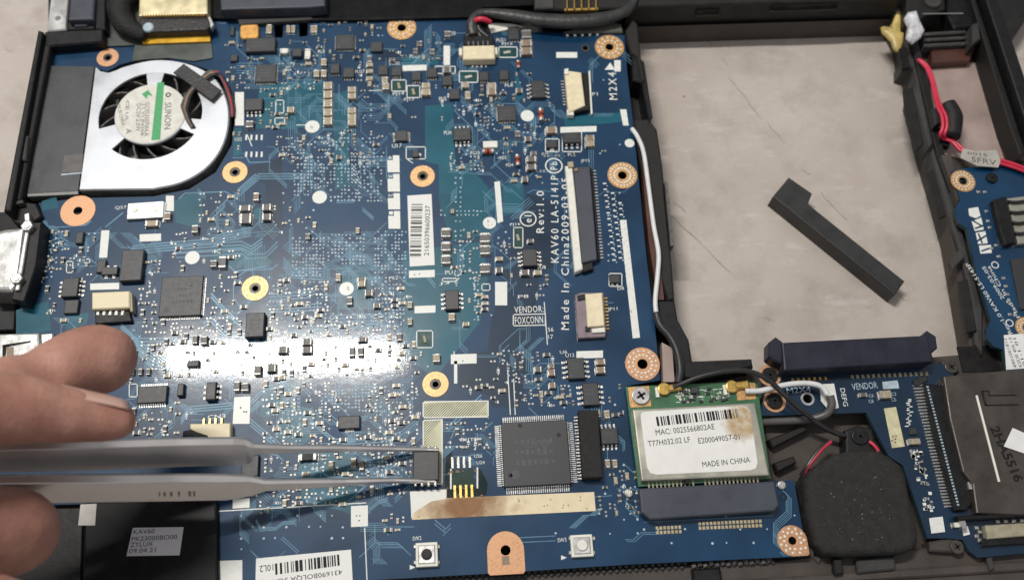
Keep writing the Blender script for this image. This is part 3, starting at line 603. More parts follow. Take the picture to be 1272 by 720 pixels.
# -------- connectors
def comb(name, pts, wx, wy, z0, z1, m, parent):
    b = MB()
    for px, py in pts:
        q = at(px, py, z1); b.box(q.x, q.y, wx, wy, z0, z1, min(wx, wy) * .2)
    return build(b, name, m, parent, kind='stuff')
# wire-to-board connector at the rear
o = prism('wire_connector', [(575, 57), (614, 56), (615, 73), (575, 74)], .05, 2.6, 'cream', mb_, ch=.25); occ(570, 40, 620, 88)
comb('pins', [(587, 81), (592.5, 81), (598, 81), (603.5, 81)], .5, 1.5, .02, .3, 'solder', o)
comb('wing', [(572, 64), (616, 63)], .9, 2.4, .05, 1.6, 'ivory', o)
prism('plug', [(576, 44), (612, 43), (614, 55.5), (575, 56.5)], .4, 2.3, 'black', o, ch=.3)
comb('contacts', [(582, 54), (588, 54), (594, 54), (600, 53.5), (606, 53.5)], .35, 1.4, 2.2, 2.45, 'alu_edge', o)
# flat cable socket, upper right
o = thing_part = prism('flat_cable_socket', [(701, 87), (722, 90), (727, 131), (706, 140)], .05, 1.9, 'cream', mb_, ch=.2); occ(692, 82, 736, 146)
prism('latch', [(723, 91), (730, 90), (733, 136), (712, 140), (713, 134), (728, 131)], .05, 1.4, 'black', o, ch=.15)
prism('end_post', [(701, 86), (706, 85), (706, 92), (701, 92)], 1.9, 2.3, 'ivory', o)
prism('end_post', [(704, 136), (712, 136), (713, 143), (705, 143)], .05, 1.6, 'ivory', o, ch=.1)
prism('edge_strip', [(731, 88), (733, 88), (736, 141), (734, 142)], .05, 1.0, 'ivory', o)
comb('pins', [(698.5 + i * .35, 101 + i * 3.6) for i in range(9)], .9, .35, .02, .25, 'solder', o)
# long flat cable socket
o = prism('flat_cable_socket', [(702, 206), (711, 206), (724, 334), (714, 338)], .05, 1.9, 'ivory', mb_, ch=.2); occ(697, 198, 752, 342)
prism('flip_latch', [(712, 208), (733, 206), (742, 322), (722, 327)], .3, 2.1, 'slate', o, ch=.25)
prism('body', [(733.5, 209), (736, 209), (745, 322), (743, 323)], .05, 1.3, 'black', o, ch=.1)
prism('end_post', [(705, 201), (712, 200), (713, 207), (706, 208)], .05, 2.4, 'beige_cap', o, ch=.15)
prism('end_post', [(713, 209), (718, 208), (718, 212), (713, 213)], 2.1, 2.5, 'brown_cap', o, ch=.1)
prism('end_post', [(722, 328), (736, 325), (737, 334), (724, 338)], .05, 1.4, 'black', o, ch=.15)
comb('pins', [(738.5 + i * .33, 212 + i * 3.85) for i in range(29)], .9, .38, .02, .3, 'pin', o)
# small flat cable socket
o = prism('flat_cable_socket', [(714, 366), (722, 363), (750, 363), (753, 412), (752, 418), (718, 420)], .05, 1.3, 'steel_dark', mb_, ch=.15); occ(710, 358, 758, 424)
M['socket_frame'] = mat('socket_frame', (.22, .17, .19), .45, .3); o.data.materials[0] = M['socket_frame']
prism('body', [(727, 365), (748, 363), (751, 404), (730, 406)], 1.3, 2.0, 'cream', o, ch=.2)
prism('latch', [(735, 408), (751, 406), (752, 412), (736, 413)], 1.3, 1.9, 'ivory', o, ch=.1)
comb('pins', [(752.5 + i * .25, 370 + i * 4.2) for i in range(10)], .9, .35, .02, .3, 'gold', o)
prism('end_post', [(717, 367), (726, 365), (727, 371), (718, 373)], 1.3, 1.7, 'black', o)
prism('end_post', [(727, 405), (733, 405), (733, 411), (727, 411)], 1.3, 1.7, 'black', o)
# white connectors on the left
o = prism('wire_connector', [(114, 363), (161, 361), (161, 382), (114, 384)], .05, 2.6, 'cream', mb_, ch=.25); occ(108, 350, 168, 405)
prism('side_wall', [(161.5, 363), (164, 364), (165, 386), (161.5, 387)], .05, 2.2, 'olive', o, ch=.1)
prism('plug', [(118, 385), (160, 383), (164, 399), (118, 402)], .05, 1.2, 'black', o, ch=.2)
comb('contacts', [(121.5 + i * 7.6, 388) for i in range(5)], .9, 1.5, 1.2, 1.5, 'solder', o)
o = prism('wire_connector', [(236, 526), (286, 525), (286, 545), (258, 548), (236, 532)], .05, 2.4, 'cream', mb_, ch=.2); occ(224, 518, 295, 552)
comb('pins', [(253, 523), (260.5, 523), (267.5, 522.5), (275, 522.5)], .6, 1.6, .02, .5, 'gold', o)
prism('plug', [(227, 535), (236, 533), (258, 540), (258, 552), (226, 550)], .05, 2.6, 'black', o, ch=.25)
# tact switches
def tact(px, py, w, h, dome, label):
    q = at(px, py, 1.4); kx, ky = mmpx(px, py, 1.4); W, D = w * kx, h * ky; b = MB(); b.box(q.x, q.y, W * .92, D * .92, .05, 1.3, .25, 0, 0, 2); o = build(b, 'push_switch', 'ivory', mb_, label=label); occ(px - w / 2, py - h / 2, px + w / 2, py + h / 2)
    b = MB(); b.box(q.x, q.y, W * .72, D * .72, 1.3, 1.6, .25, 0, 0, 2); build(b, 'cover', 'shell', o)
    b = MB(); b.cyl(q.x, q.y, W * .22, 1.6, 2.1, 24, .2, 0, 2); build(b, 'plunger', dome, o)
    comb('pins', [(px - w * .47, py - h * .3), (px - w * .47, py + h * .3), (px + w * .47, py - h * .3), (px + w * .47, py + h * .3)], .9, .9, .02, .5, 'solder', o)
tact(530, 688, 30, 33, 'black', 'push switch with black plunger'); tact(723, 677, 30, 30, 'ivory', 'push switch with white plunger')
# ports on the left edge
o = prism('video_port', [(33, 277), (52, 275), (45, 330), (30, 375), (14, 372)], .05, 4.6, 'black', mb_, ch=.3); occ(0, 262, 55, 440)
prism('port_shell', [(4, 284), (31, 281), (22, 352), (14, 362), (-22, 362), (-16, 290)], -4, 5.0, 'shell', o, ch=1.2, steps=3)
prism('port_flange', [(32, 280), (37, 280), (24, 360), (18, 361)], -3, 5.4, 'steel', o, ch=.2)
for px, py in ((34, 281), (21, 346)):
    q = at(px, py, 5.8); b = MB(); b.cyl(q.x, q.y, 1.5, 4.6, 6.2, 6, .2); b.cyl(q.x, q.y, .8, 6.2, 6.4, 12); build(b, 'jack_screw', 'steel', o)
o = prism('usb_port', [(-60, 416), (48, 413), (50, 446), (-60, 452)], .05, 5.0, 'shell', mb_, ch=.4, steps=2)
prism('shell_fold', [(50, 414), (66, 413), (67, 442), (51, 443)], .05, 4.0, 'steel', o, ch=.3)
prism('spring_slot', [(3, 428), (38, 423), (38, 425), (8, 431), (7, 444), (3, 444)], 5.0, 5.02, 'dark_hole', o)
prism('spring_tongue', [(8, 431), (17, 430), (17, 444), (8, 445)], 5.0, 5.05, 'brown_cap', o)
prism('shell_end', [(66, 420), (72, 418), (74, 432), (68, 436)], .05, 3.0, 'black', o, ch=.3)
comb('port_pins', [(66 - j * 5.2 + (i % 2) * 3 - j, 305 + j * 13 + i * 5.5) for j in range(5) for i in range(2)] + [(62, 300), (47, 352), (53, 345)], .7, .7, 0, .5, 'solder', mb_)
# -------- printed patches
def patch(pts, m='silk', z=.05, name='silkscreen_patch', parent=None, th=.05):
    b = MB(); b.prism(P2(pts, z), z - th + .01, z); o = build(b, name, m, parent or mb_)
    xs = [p[0] for p in pts]; ys = [p[1] for p in pts]; occ(min(xs), min(ys), max(xs), max(ys)); return o
def rect(x0, y0, x1, y1, sl=0): return [(x0, y0), (x1, y0 - sl), (x1, y1 - sl), (x0, y1)]
for r_ in [(500, 81.5, 530, 88.5, 1), (551, 57, 559, 81), (292, 114.5, 303, 156), (691, 65, 717, 72), (696, 158, 741, 165, 1.5), (763, 75, 771, 89), (508, 336, 540, 345, 1), (615, 350, 630, 379),
           (560, 440, 592, 452, 1), (716, 436, 749, 445, 1), (515, 380, 541, 389, 1), (173.5, 291, 200, 300, 1), (112, 352, 148, 360, 1), (436, 628, 457, 654, 1), (289, 619, 310, 631, 1), (270, 696, 301, 726, 1), (564, 448, 568, 476), (206, 243, 216, 262)]:
    patch(rect(*r_))
for pts in ([(770, 136), (778, 136), (781, 156), (774, 156)], [(770, 274), (778, 273), (795, 419), (786, 420)], [(126, 286), (136, 286), (133, 320), (123, 320)], [(614, 226), (621, 225), (625, 275), (618, 277)]): patch(pts)
o = patch([(291, 493), (311, 492), (310, 526), (289, 526)])
for p, pts in ((o, ((299, 506), (303, 511), (306, 511))), ):
    b = MB()
    for x, y in pts: q = at(x, y, .06); b.cyl(q.x, q.y, .2, .05, .07, 8)
    build(b, 'pin_holes', 'ink', p, kind='stuff')
b = MB()
for x, y in ((443, 640), (447, 640), (446, 646), (773, 295), (774, 312), (776, 330), (779, 358), (782, 385), (784, 387), (777, 340), (515, 341), (521, 340), (575, 448)): q = at(x, y, .06); b.cyl(q.x, q.y, .16, .05, .07, 8)
build(b, 'pin_holes', 'ink', mb_, kind='stuff')
# numbered squares
for i, (y0, y1) in enumerate(((193, 214), (216, 238), (240, 260), (262, 284))):
    patch([(481 + i * .4, y0 + 6), (488 + i * .4, y0 + 6), (488 + i * .4, y0), (496 + i * .3, y0), (496.5 + i * .3, y1), (481.5 + i * .4, y1)])
    text(str(4 - i), 484.5 + i * .4, y0 + 2.5, 4, 5, -90, .03, 'silk', mb_)
for x, y, r in ((388, 157.5, 9), (397, 245, 9), (430.5, 358.5, 9), (239, 320, 9), (655, 144, 8.2), (608, 277, 8.2), (782, 178, 6)):
    q = at(x, y); b = MB(); b.cyl(q.x, q.y, rmm(x, y, r), .01, .06, 28); o = build(b, 'fiducial_dot', 'silk', mb_); occ(x - r, y - r, x + r, y + r)
    if x in (388, 430.5, 608):
        d = MB()
        for k in range(5): d.cyl(q.x + random.uniform(-.7, .7), q.y + random.uniform(-.7, .7), .13, .05, .075, 8)
        build(d, 'pin_holes', 'ink_soft', o, kind='stuff')
# burnt masking strip
def strip_material():
    m = mat('mask_strip', (.78, .66, .44), .5, var=.06, vs=500); nt = m.node_tree; N = nt.nodes; L = nt.links; bs = N['Principled BSDF']
    src = bs.inputs['Base Color'].links[0].from_socket; tc = N.new('ShaderNodeTexCoord')
    n = N.new('ShaderNodeTexNoise'); n.inputs['Scale'].default_value = 260; n.inputs['Detail'].default_value = 6; L.new(tc.outputs['Object'], n.inputs[0])
    g = N.new('ShaderNodeVectorMath'); g.operation = 'DISTANCE'
    sc = N.new('ShaderNodeVectorMath'); sc.operation = 'MULTIPLY'; sc.inputs[1].default_value = (.42, 1.0, 0); L.new(tc.outputs['Object'], sc.inputs[0])
    L.new(sc.outputs[0], g.inputs[0]); c = at(578, 629) - at(601.5, 620.8); g.inputs[1].default_value = (c.x * S * .42, c.y * S * 1.0, 0)
    ad = N.new('ShaderNodeMath'); ad.operation = 'MULTIPLY_ADD'; ad.inputs[1].default_value = .006; L.new(n.outputs['Fac'], ad.inputs[0]); L.new(g.outputs['Value'], ad.inputs[2])
    cr = N.new('ShaderNodeValToRGB'); e = cr.color_ramp.elements; e[0].position = .46; e[0].color = (1, 1, 1, 1); e[1].position = .80; e[1].color = (0, 0, 0, 1)
    mr = N.new('ShaderNodeMath'); mr.operation = 'MULTIPLY'; mr.inputs[1].default_value = 95; L.new(ad.outputs[0], mr.inputs[0]); L.new(mr.outputs[0], cr.inputs[0])
    mx = N.new('ShaderNodeMix'); mx.data_type = 'RGBA'; L.new(cr.outputs[0], mx.inputs[0]); L.new(src, mx.inputs[6]); mx.inputs[7].default_value = (.24, .10, .022, 1); L.new(mx.outputs[2], bs.inputs['Base Color'])
strip_material()
MSP = None
ms = patch([(510, 609), (738, 611), (740, 633), (512, 645)][:0] + [(509, 610), (555, 607), (555, 618), (738, 610.5), (740, 634), (512, 645)], 'mask_strip', z=.09, name='masking_strip')
patch([(509.5, 610.5), (554, 607.5), (554, 619), (536, 622), (514, 636), (511, 644)], 'silk', z=.11, name='white_patch', parent=ms)
b = MB()
for x, y in ((520, 641), (615, 622), (644, 620), (645, 622), (676, 628), (680, 627), (684, 620), (699, 630), (700, 627), (706, 627), (721, 617), (721, 621), (729, 631), (603, 634)): q = at(x, y, .1); b.cyl(q.x, q.y, .17, .08, .12, 8)
build(b, 'burn_specks', 'brown_cap', ms, kind='stuff')
mat('flux', (.16, .07, .02), .35, var=.5, vs=600, bump=.3, bs=1500)
rx = random.Random(14); b = MB()
for k in range(16):
    x, y = rx.uniform(556, 604), rx.choice((rx.uniform(614, 619), rx.uniform(583, 587), rx.uniform(600, 612))); q = at(x, y); r_ = rx.uniform(.18, .5)
    b.flat([(q.x + r_ * rx.uniform(.5, 1.4) * math.cos(a * .785), q.y + r_ * rx.uniform(.4, 1.0) * math.sin(a * .785)) for a in range(8)], .122 + k * .0005)
build(b, 'flux_residue', 'flux', mb_, kind='stuff')
# hatched L pad
mat('hatch_base', (.50, .49, .34), .5, .2, var=.15); mat('hatch_line', (.035, .055, .04), .5)
def hatch(x0, y0, x1, y1):
    o = patch(rect(x0, y0, x1, y1, 1), 'hatch_base', z=.04, name='hatched_pad')
    a = at(x0, y1); c = at(x1, y0 - 1); b = MB(); w_, h_ = c.x - a.x, c.y - a.y; st = .62; k = -h_
    while k < w_:
        p0 = max(k, 0), max(-k, 0); t = min(w_ - k, h_); p1 = k + t, t
        if t > p0[1] + .15: b.add([(a.x + p0[0], a.y + p0[1], .055), (a.x + p0[0] + .24, a.y + p0[1], .055), (a.x + min(p1[0] + .24, w_), a.y + p1[1], .055), (a.x + p1[0], a.y + p1[1], .055)], [(0, 1, 2, 3)])
        k += st
    build(b, 'hatch_lines', 'hatch_line', o)
    b = MB()
    for u in ((x0, y0, x1, y0 + 1.3), (x0, y1 - 1.3, x1, y1), (x0, y0, x0 + 1.3, y1), (x1 - 1.3, y0, x1, y1)): b.prism(P2(rect(*u, 1 if u[2] - u[0] > 3 else 0), .06), .03, .065)
    build(b, 'pad_border', 'silk', o)
hatch(525, 498, 607, 519); hatch(525, 521, 550, 602)
# unpopulated eight pin site with its bare pads
b = MB()
for i in range(4):
    q = at(562 + i * 7.2, 574.5 - i * .3); b.box(q.x, q.y, .62, 2.6, .03, .2, .06)
    q = at(565 + i * 7.1, 610.5 - i * .3); b.box(q.x, q.y, .62, 2.9, .1, .26, .06, mi=1)
build(b, 'bare_pads', ['solder', 'gold'], mb_, kind='stuff'); occ(552, 562, 602, 620)
mat('scorched', (.002, .012, .014), .5, var=.5, vs=300, bump=.05, bs=900, spec=.2); mat('site_green', (.003, .030, .020), .4, spec=.25)
patch([(561, 583), (588, 582), (589, 603), (562, 604)], 'site_green', z=.09, name='bare_site')
patch([(554, 566), (562, 560), (560, 582), (560, 606), (592, 604), (592, 580), (598, 584), (606, 600), (604, 614), (556, 619), (552, 600)], 'scorched', z=.028, name='scorch_mark')
b = MB()
for u in ((559, 582, 561, 607), (592, 580, 594, 606)): b.prism(P2(rect(*u), .05), .01, .06)
build(b, 'site_outline', 'silk', mb_)
mat('pad_green', (.006, .055, .05), .4, spec=.3)
for x, y, w_, h_ in ((630, 65, 20, 10), (582, 95.5, 20, 11), (495.5, 106.5, 15, 11), (513.5, 114, 13, 12), (643.5, 295, 9, 22), (527.5, 421, 17, 18)):
    o = patch(rect(x - w_ / 2, y - h_ / 2, x + w_ / 2, y + h_ / 2), 'pad_green', z=.035, name='solder_link')
    q = at(x, y, .2); b = MB(); kx = mmpx(x, y)[0]; vert = h_ > w_; b.box(q.x, q.y, (3.5 if vert or w_ < 16 else 9) * kx, (9 if vert or w_ < 16 else 4) * kx, .03, .35, .12, .2, 0, 2); build(b, 'solder_bridge', 'olive' if x % 2 else 'solder', o)
# stickers
o = patch([(506, 243), (536, 241), (540, 329), (509, 331)], 'paper', z=.12, name='barcode_sticker')
bars(517, 286, 66, 14, -92.5, .12, o, 30, 'ink_soft', 3); text('21650396600237', 530.5, 286, 62, 6, 87.5, .12, 'ink', o)
o = patch([(318, 693), (436, 682), (438, 719), (440, 732), (317, 736)], 'paper', z=.12, name='barcode_sticker')
bars(382, 700.5, 80, 14, 5, .12, o, 26, 'ink', 5); text('10L2', 331, 705, 17, 8, 185, .12, 'ink', o); text('431690BOLQA 3CMFGJ5', 372, 716.5, 106, 8, 185, .12, 'ink', o)
# lettering
T = [('VENDOR:', 657, 384, 36, 8, 0), ('FOXCONN', 657, 397.3, 35, 9, 0), ('M2X4', 761, 107, 34, 10, 87), ('KAV60 LA-5141P', 689, 271, 108, 9.5, 86), ('Rev:1.0', 671, 263, 52, 9.5, 86), ('Made In China2009-03-05', 702, 312, 188, 9.5, 85.5), ('el', 656, 272, 9, 9, 87), ('Pb', 688, 206, 10, 9, 87)]
for s_, x, y, l, h, r in T: text(s_, x, y, l, h, r, .03, 'silk', mb_, off=.004, sp=1.3 if r > 45 else 1.1); (occ(x - l / 2, y - h / 2, x + l / 2, y + h / 2) if r < 45 else occ(x - h / 2, y - l / 2, x + h / 2, y + l / 2))
b = MB()
for x, y, r in ((656, 272, 10.5), (688, 206, 11)): q = at(x, y); R = rmm(x, y, r); b.ring(q.x, q.y, R * .86, R, .01, .045, 32)
p = [at(x, y) for x, y in ((751, 87), (758, 78), (764, 87))]; b.flat([(u.x, u.y) for u in p], .045)
def obox(x0, y0, x1, y1, t=1.1, sl=0):
    for u in ((x0, y0, x1, y0 + t), (x0, y1 - t, x1, y1), (x0, y0, x0 + t, y1), (x1 - t, y0, x1, y1)): b.prism(P2(rect(*u, sl if u[2] - u[0] > 3 else 0), .04), .01, .045)
obox(637, 390, 678, 405, 1.2, 1)
for u in ((698, 163, 723, 189), (677, 172, 695, 189), (504, 182, 529, 198), (756, 339, 773, 356), (637.5, 282, 650, 308), (549, 345, 568, 350), (486, 99, 505, 114), (505, 106, 522, 122), (570, 88, 594, 103), (619, 58, 643, 72), (540, 82, 566, 92), (517, 410, 538, 432), (82, 324, 91, 339), (104, 321, 112, 327), (297, 265, 313, 278), (342, 124, 353, 141), (341, 146, 354, 155), (656, 194, 667, 202), (656, 204, 667, 212), (598, 352, 609, 361), (548, 283, 560, 295), (548, 300, 560, 312), (548, 316, 560, 328), (596, 289, 609, 302), (596, 304, 609, 317), (596, 327, 609, 340), (160, 476, 171, 493)): obox(*u)
for u in ((280, 620, 455, 634, 0), ): pass
for pts in (((270, 634.5), (455, 624)), ((453, 655), (456, 722)), ((564, 436), (566, 476)), ((676, 375), (680, 428)), ((630, 450), (634, 515)), ((638, 470), (640, 515)), ((506, 198), (513, 203)), ((368, 155.5), (380, 155.5)), ((458, 113), (485, 112)), ((307, 167), (313, 182)), ((102, 345), (102, 352))):
    (x0, y0), (x1, y1) = pts; p0, p1 = at(x0, y0), at(x1, y1); d = (p1 - p0).normalized(); n = Vector((-d.y, d.x, 0)) * .11
    b.flat([(p0.x + n.x, p0.y + n.y), (p1.x + n.x, p1.y + n.y), (p1.x - n.x, p1.y - n.y), (p0.x - n.x, p0.y - n.y)], .046)
build(b, 'silkscreen_lines', 'silk', mb_, kind='stuff')
for s_, x, y, l, h in (('PU7', 560, 338, 14, 5), ('PJ16', 640, 279, 13, 4.5), ('JP11', 761, 384, 12, 5), ('JP12', 727, 200, 11, 4.5), ('SW2', 518, 668, 11, 5), ('SW3', 698, 670, 11, 5), ('U17', 493, 181, 12, 5), ('U12', 708, 441, 11, 4.5), ('PU4', 556, 165, 9, 5), ('PU8', 673, 332, 10, 4.5), ('PU22', 515, 70, 12, 4.5), ('PU5', 550, 123, 9, 5), ('PJ14', 495, 117, 14, 5), ('PJ13', 508, 124, 12, 5), ('PU21', 622, 50, 11, 4.5), ('PJ15', 630, 55, 13, 4.5),
                        ('PU2', 710, 192, 9, 4), ('P1', 739, 117, 7, 4), ('PQ2', 561, 42, 10, 5), ('PU20', 490, 79, 12, 4), ('PL8', 632, 106, 10, 4), ('CN3', 269, 517, 22, 5), ('U6', 700, 437, 9, 4), ('C14', 424, 47, 11, 4), ('R3', 399, 64, 8, 4), ('PU27', 447, 89, 12, 4), ('J3', 552, 352, 13, 4), ('PL2', 489, 345, 11, 4), ('P8', 650, 368, 13, 4), ('D8', 771, 358, 8, 4), ('56 17', 684, 412, 9, 9), ('Q57', 150, 258, 14, 4.5), ('U22', 296, 173, 9, 4), ('D10', 677, 191, 8, 3), ('PD3', 590, 190, 11, 4), ('PD4', 633, 205, 9, 4), ('PD2', 625, 196, 8, 4)):
    if s_ == '56 17': text('56', 684, 409, 7, 5, 0, .03, 'silk', mb_); text('17', 684, 418, 6, 5, 0, .03, 'silk', mb_); continue
    text(s_, x, y, l, h, 2, .03, 'silk', mb_, name='designator')
b = MB()
for x, y in ((512, 704), (700, 692)): p = [at(x - 3, y - 3), at(x + 4, y), at(x - 3, y + 3)]; b.flat([(u.x, u.y) for u in p], .045)
build(b, 'arrow_marks', 'silk', mb_, kind='stuff')
text('KJTR', 585, 546, 20, 5, 0, .03, 'silk', mb_, name='designator'); text('U26', 594, 566, 10, 4, 0, .03, 'silk', mb_, name='designator'); text('U24', 597, 574, 10, 4, 0, .03, 'silk', mb_, name='designator')
# -------- copper pours (brighter teal areas under the mask)
b = MB(); zz = .004
for pts in ([(528, 132), (562, 128), (566, 205), (580, 206), (600, 225), (612, 240), (610, 290), (560, 300), (545, 250), (545, 205), (528, 200)], [(322, 108), (400, 96), (404, 158), (318, 160)], [(216, 250), (240, 238), (252, 240), (252, 276), (240, 282), (218, 276)],
            [(500, 312), (600, 300), (606, 345), (596, 400), (540, 470), (500, 440), (502, 345)], [(418, 330), (452, 326), (462, 345), (462, 384), (420, 384)], [(624, 232), (650, 222), (652, 262), (626, 268)], [(414, 118), (432, 112), (434, 230), (416, 236)], [(262, 308), (312, 304), (340, 326), (330, 332), (268, 334)],
            [(370, 560), (440, 545), (444, 640), (375, 620)], [(350, 500), (390, 508), (385, 545), (372, 556), (340, 540)], [(328, 480), (368, 478), (366, 512), (322, 518)], [(500, 70), (545, 70), (545, 80), (500, 82)], [(52, 262), (72, 258), (70, 244), (52, 250)], [(316, 260), (328, 256), (326, 272), (314, 272)], [(290, 160), (300, 158), (300, 192), (290, 195)],
            [(570, 345), (600, 340), (596, 372), (575, 398)], [(80, 392), (110, 388), (108, 402), (82, 410)], [(640, 85), (652, 120), (640, 128)], [(596, 235), (620, 240), (620, 262), (600, 262)], [(20, 385), (60, 374), (64, 410), (20, 418)], [(700, 146), (770, 140), (772, 152), (702, 158)]):
    zz += .0006; b.flat(P2(pts, 0), zz)
build(b, 'copper_pour', 'mask_teal', mb_, kind='stuff')
b = MB()
for pts in ([(655, 240), (690, 250), (688, 330), (670, 340), (660, 420), (650, 500), (600, 480), (610, 400)], [(300, 210), (350, 195), (352, 290), (330, 300), (330, 230)], [(290, 640), (330, 636), (332, 655), (290, 660)], [(468, 60), (500, 65), (498, 78), (466, 76)], [(570, 440), (650, 430), (640, 505), (610, 505), (608, 490), (570, 480)]):
    zz += .0006; b.flat(P2(pts, 0), zz)
build(b, 'ground_pour', 'mask_dark', mb_, kind='stuff')
# -------- traces
TZ = [.012]
tb = MB()
def trace(pts, wd=.22, mb=None):
    q = [at(x, y) for x, y in pts]; TZ[0] = .012 + (TZ[0] - .012 + .00013) % .01; z = TZ[0]; (mb or tb)
    ls = []; rs = []; l2 = []; r2 = []
    for i, p in enumerate(q):
        d1 = (p - q[i - 1]).normalized() if i else (q[1] - p).normalized(); d2 = (q[i + 1] - p).normalized() if i < len(q) - 1 else d1
        n = Vector((-(d1.y + d2.y), d1.x + d2.x, 0)); n = n.normalized() if n.length > 1e-6 else Vector((0, 1, 0)); k = wd / 2 / max(.5, n.dot(Vector((-d1.y, d1.x, 0))))
        ls.append((p.x + n.x * k, p.y + n.y * k, z - .009)); rs.append((p.x - n.x * k, p.y - n.y * k, z - .009)); l2.append((p.x + n.x * k * .62, p.y + n.y * k * .62, z + .014)); r2.append((p.x - n.x * k * .62, p.y - n.y * k * .62, z + .014))
    m = len(q); tb.add(rs + r2 + l2 + ls, [(a * m + i, a * m + i + 1, (a + 1) * m + i + 1, (a + 1) * m + i) for a in range(3) for i in range(m - 1)])
for pts, n, st, wd in (([(164, 306), (200, 302), (262, 297), (276, 290), (312, 283)], 4, 3.2, .45), ([(216, 306), (240, 304), (300, 300), (312, 306), (326, 296)], 3, 4, .4), ([(218, 315), (300, 310), (308, 316), (330, 315), (345, 300)], 2, 5, .35),
    ([(284, 330), (292, 337), (330, 331)], 1, 4, .45), ([(292, 352), (292, 346), (306, 336), (338, 334), (345, 328)], 1, 4, .35), ([(131, 282), (153, 264)], 1, 3, .4), ([(100, 280), (107, 279), (113, 274)], 1, 3, .4), ([(60, 283), (104, 280)], 1, 3, .3), ([(222, 247), (230, 240), (280, 238), (290, 244)], 1, 3, .35),
    ([(290, 243), (322, 216), (376, 216)], 3, 3, .4), ([(295, 236), (318, 216)], 1, 3, .5), ([(303, 190), (310, 202), (336, 201)], 1, 3, .35), ([(288, 196), (303, 196)], 1, 3, .25), ([(352, 320), (364, 332), (404, 334)], 5, 3.3, .3), ([(450, 258), (464, 270)], 2, 3, .3), ([(418, 250), (440, 249)], 2, 2, .3),
    ([(285, 290), (350, 287)], 1, 3, .2), ([(318, 645), (324, 655), (342, 655), (352, 648), (366, 647)], 2, 2.6, .35), ([(458, 632), (470, 622), (482, 618)], 2, 3, .3), ([(470, 592), (482, 578), (496, 570), (512, 566), (524, 552)], 2, 4, .45), ([(425, 548), (470, 545), (500, 535), (520, 518)], 2, 4, .35), ([(385, 520), (415, 545), (440, 545)], 2, 3.5, .4),
    ([(310, 560), (345, 565), (352, 572)], 1, 3, .35), ([(384, 590), (390, 585), (400, 586), (408, 592), (500, 592)], 1, 3, .4), ([(556, 530), (572, 515), (598, 490)], 2, 5, .35), ([(560, 545), (566, 530)], 1, 3, .3), ([(150, 402), (170, 422), (205, 446), (255, 448)], 4, 4, .5), ([(170, 430), (190, 450), (270, 452)], 3, 4, .45), ([(252, 402), (262, 394), (280, 412), (305, 414)], 2, 5, .6),
    ([(262, 364), (282, 386), (300, 402)], 2, 4.5, .6), ([(166, 420), (220, 420), (246, 430)], 3, 4, .4), ([(290, 424), (340, 424), (360, 440), (460, 444)], 3, 4.5, .35), ([(310, 500), (330, 480), (360, 472)], 2, 4, .4), ([(311, 520), (335, 540), (350, 552)], 3, 4, .35), ([(190, 545), (215, 525)], 2, 4, .35), ([(245, 440), (330, 448), (360, 466)], 2, 4, .35), ([(225, 520), (235, 505), (290, 500)], 3, 3.2, .4), ([(540, 645), (553, 656)], 2, 5, .25),
    ([(335, 365), (380, 362), (392, 356)], 3, 4, .4), ([(330, 380), (400, 377)], 3, 4, .35), ([(410, 392), (470, 390)], 5, 4, .3), ([(300, 345), (290, 352), (290, 370), (300, 382)], 1, 4, .3), ([(60, 300), (75, 295), (85, 300)], 3, 5, .3), ([(530, 340), (541, 354)], 2, 4, .3), ([(655, 240), (662, 236), (690, 238)], 1, 3, .2), ([(560, 210), (575, 215), (600, 216)], 1, 3, .2), ([(700, 620), (760, 615)], 1, 4, .2), ([(630, 668), (690, 665)], 2, 6, .18), ([(800, 640), (960, 632)], 2, 8, .15), ([(550, 660), (560, 650)], 2, 5, .2)):
    for k in range(n): trace([(x, y + k * st) for x, y in pts], wd)
rt = random.Random(5)
DIRS = [(1, 0), (.7, .7), (0, 1), (-.7, .7), (-1, 0), (-.7, -.7), (0, -1), (.7, -.7)]
def bundle(x0, y0, x1, y1, cnt, wd=.17, nmax=5, seg=(8, 34)):
    for _ in range(cnt):
        x, y = rt.uniform(x0, x1), rt.uniform(y0, y1); d = rt.randrange(8); pts = [(x, y)]
        for k in range(rt.randint(1, 4)):
            l = rt.uniform(*seg); x += DIRS[d][0] * l; y += DIRS[d][1] * l * .92
            if not (x0 - 10 < x < x1 + 10 and y0 - 10 < y < y1 + 10): break
            pts.append((x, y)); d = (d + rt.choice((-1, 1))) % 8
        if len(pts) < 2: continue
        n = rt.randint(1, nmax); o = DIRS[rt.randrange(8)]; st = rt.uniform(2.2, 3.2)
        for k in range(n): trace([(px + o[0] * st * k, py + o[1] * st * k) for px, py in pts], wd * rt.uniform(.7, 1.2))
for z_, c_ in (((60, 285, 200, 345), 26), ((160, 400, 330, 520), 55), ((255, 245, 350, 300), 20), ((330, 340, 505, 470), 70), ((330, 470, 520, 640), 70), ((300, 60, 480, 130), 28), ((340, 110, 500, 250), 45), ((355, 290, 505, 345), 45), ((300, 600, 500, 700), 20), ((470, 40, 660, 130), 26), ((560, 120, 700, 230), 34), ((540, 230, 660, 400), 18), ((560, 400, 720, 520), 18), ((250, 300, 330, 400), 10), ((690, 60, 790, 420), 10), ((640, 620, 980, 690), 8), ((550, 520, 630, 610), 14), ((290, 30, 400, 100), 14), ((745, 500, 790, 610), 8), ((20, 370, 120, 440), 10)):
    bundle(*z_, c_)
build(tb, 'traces', 'trace', mb_, kind='stuff')
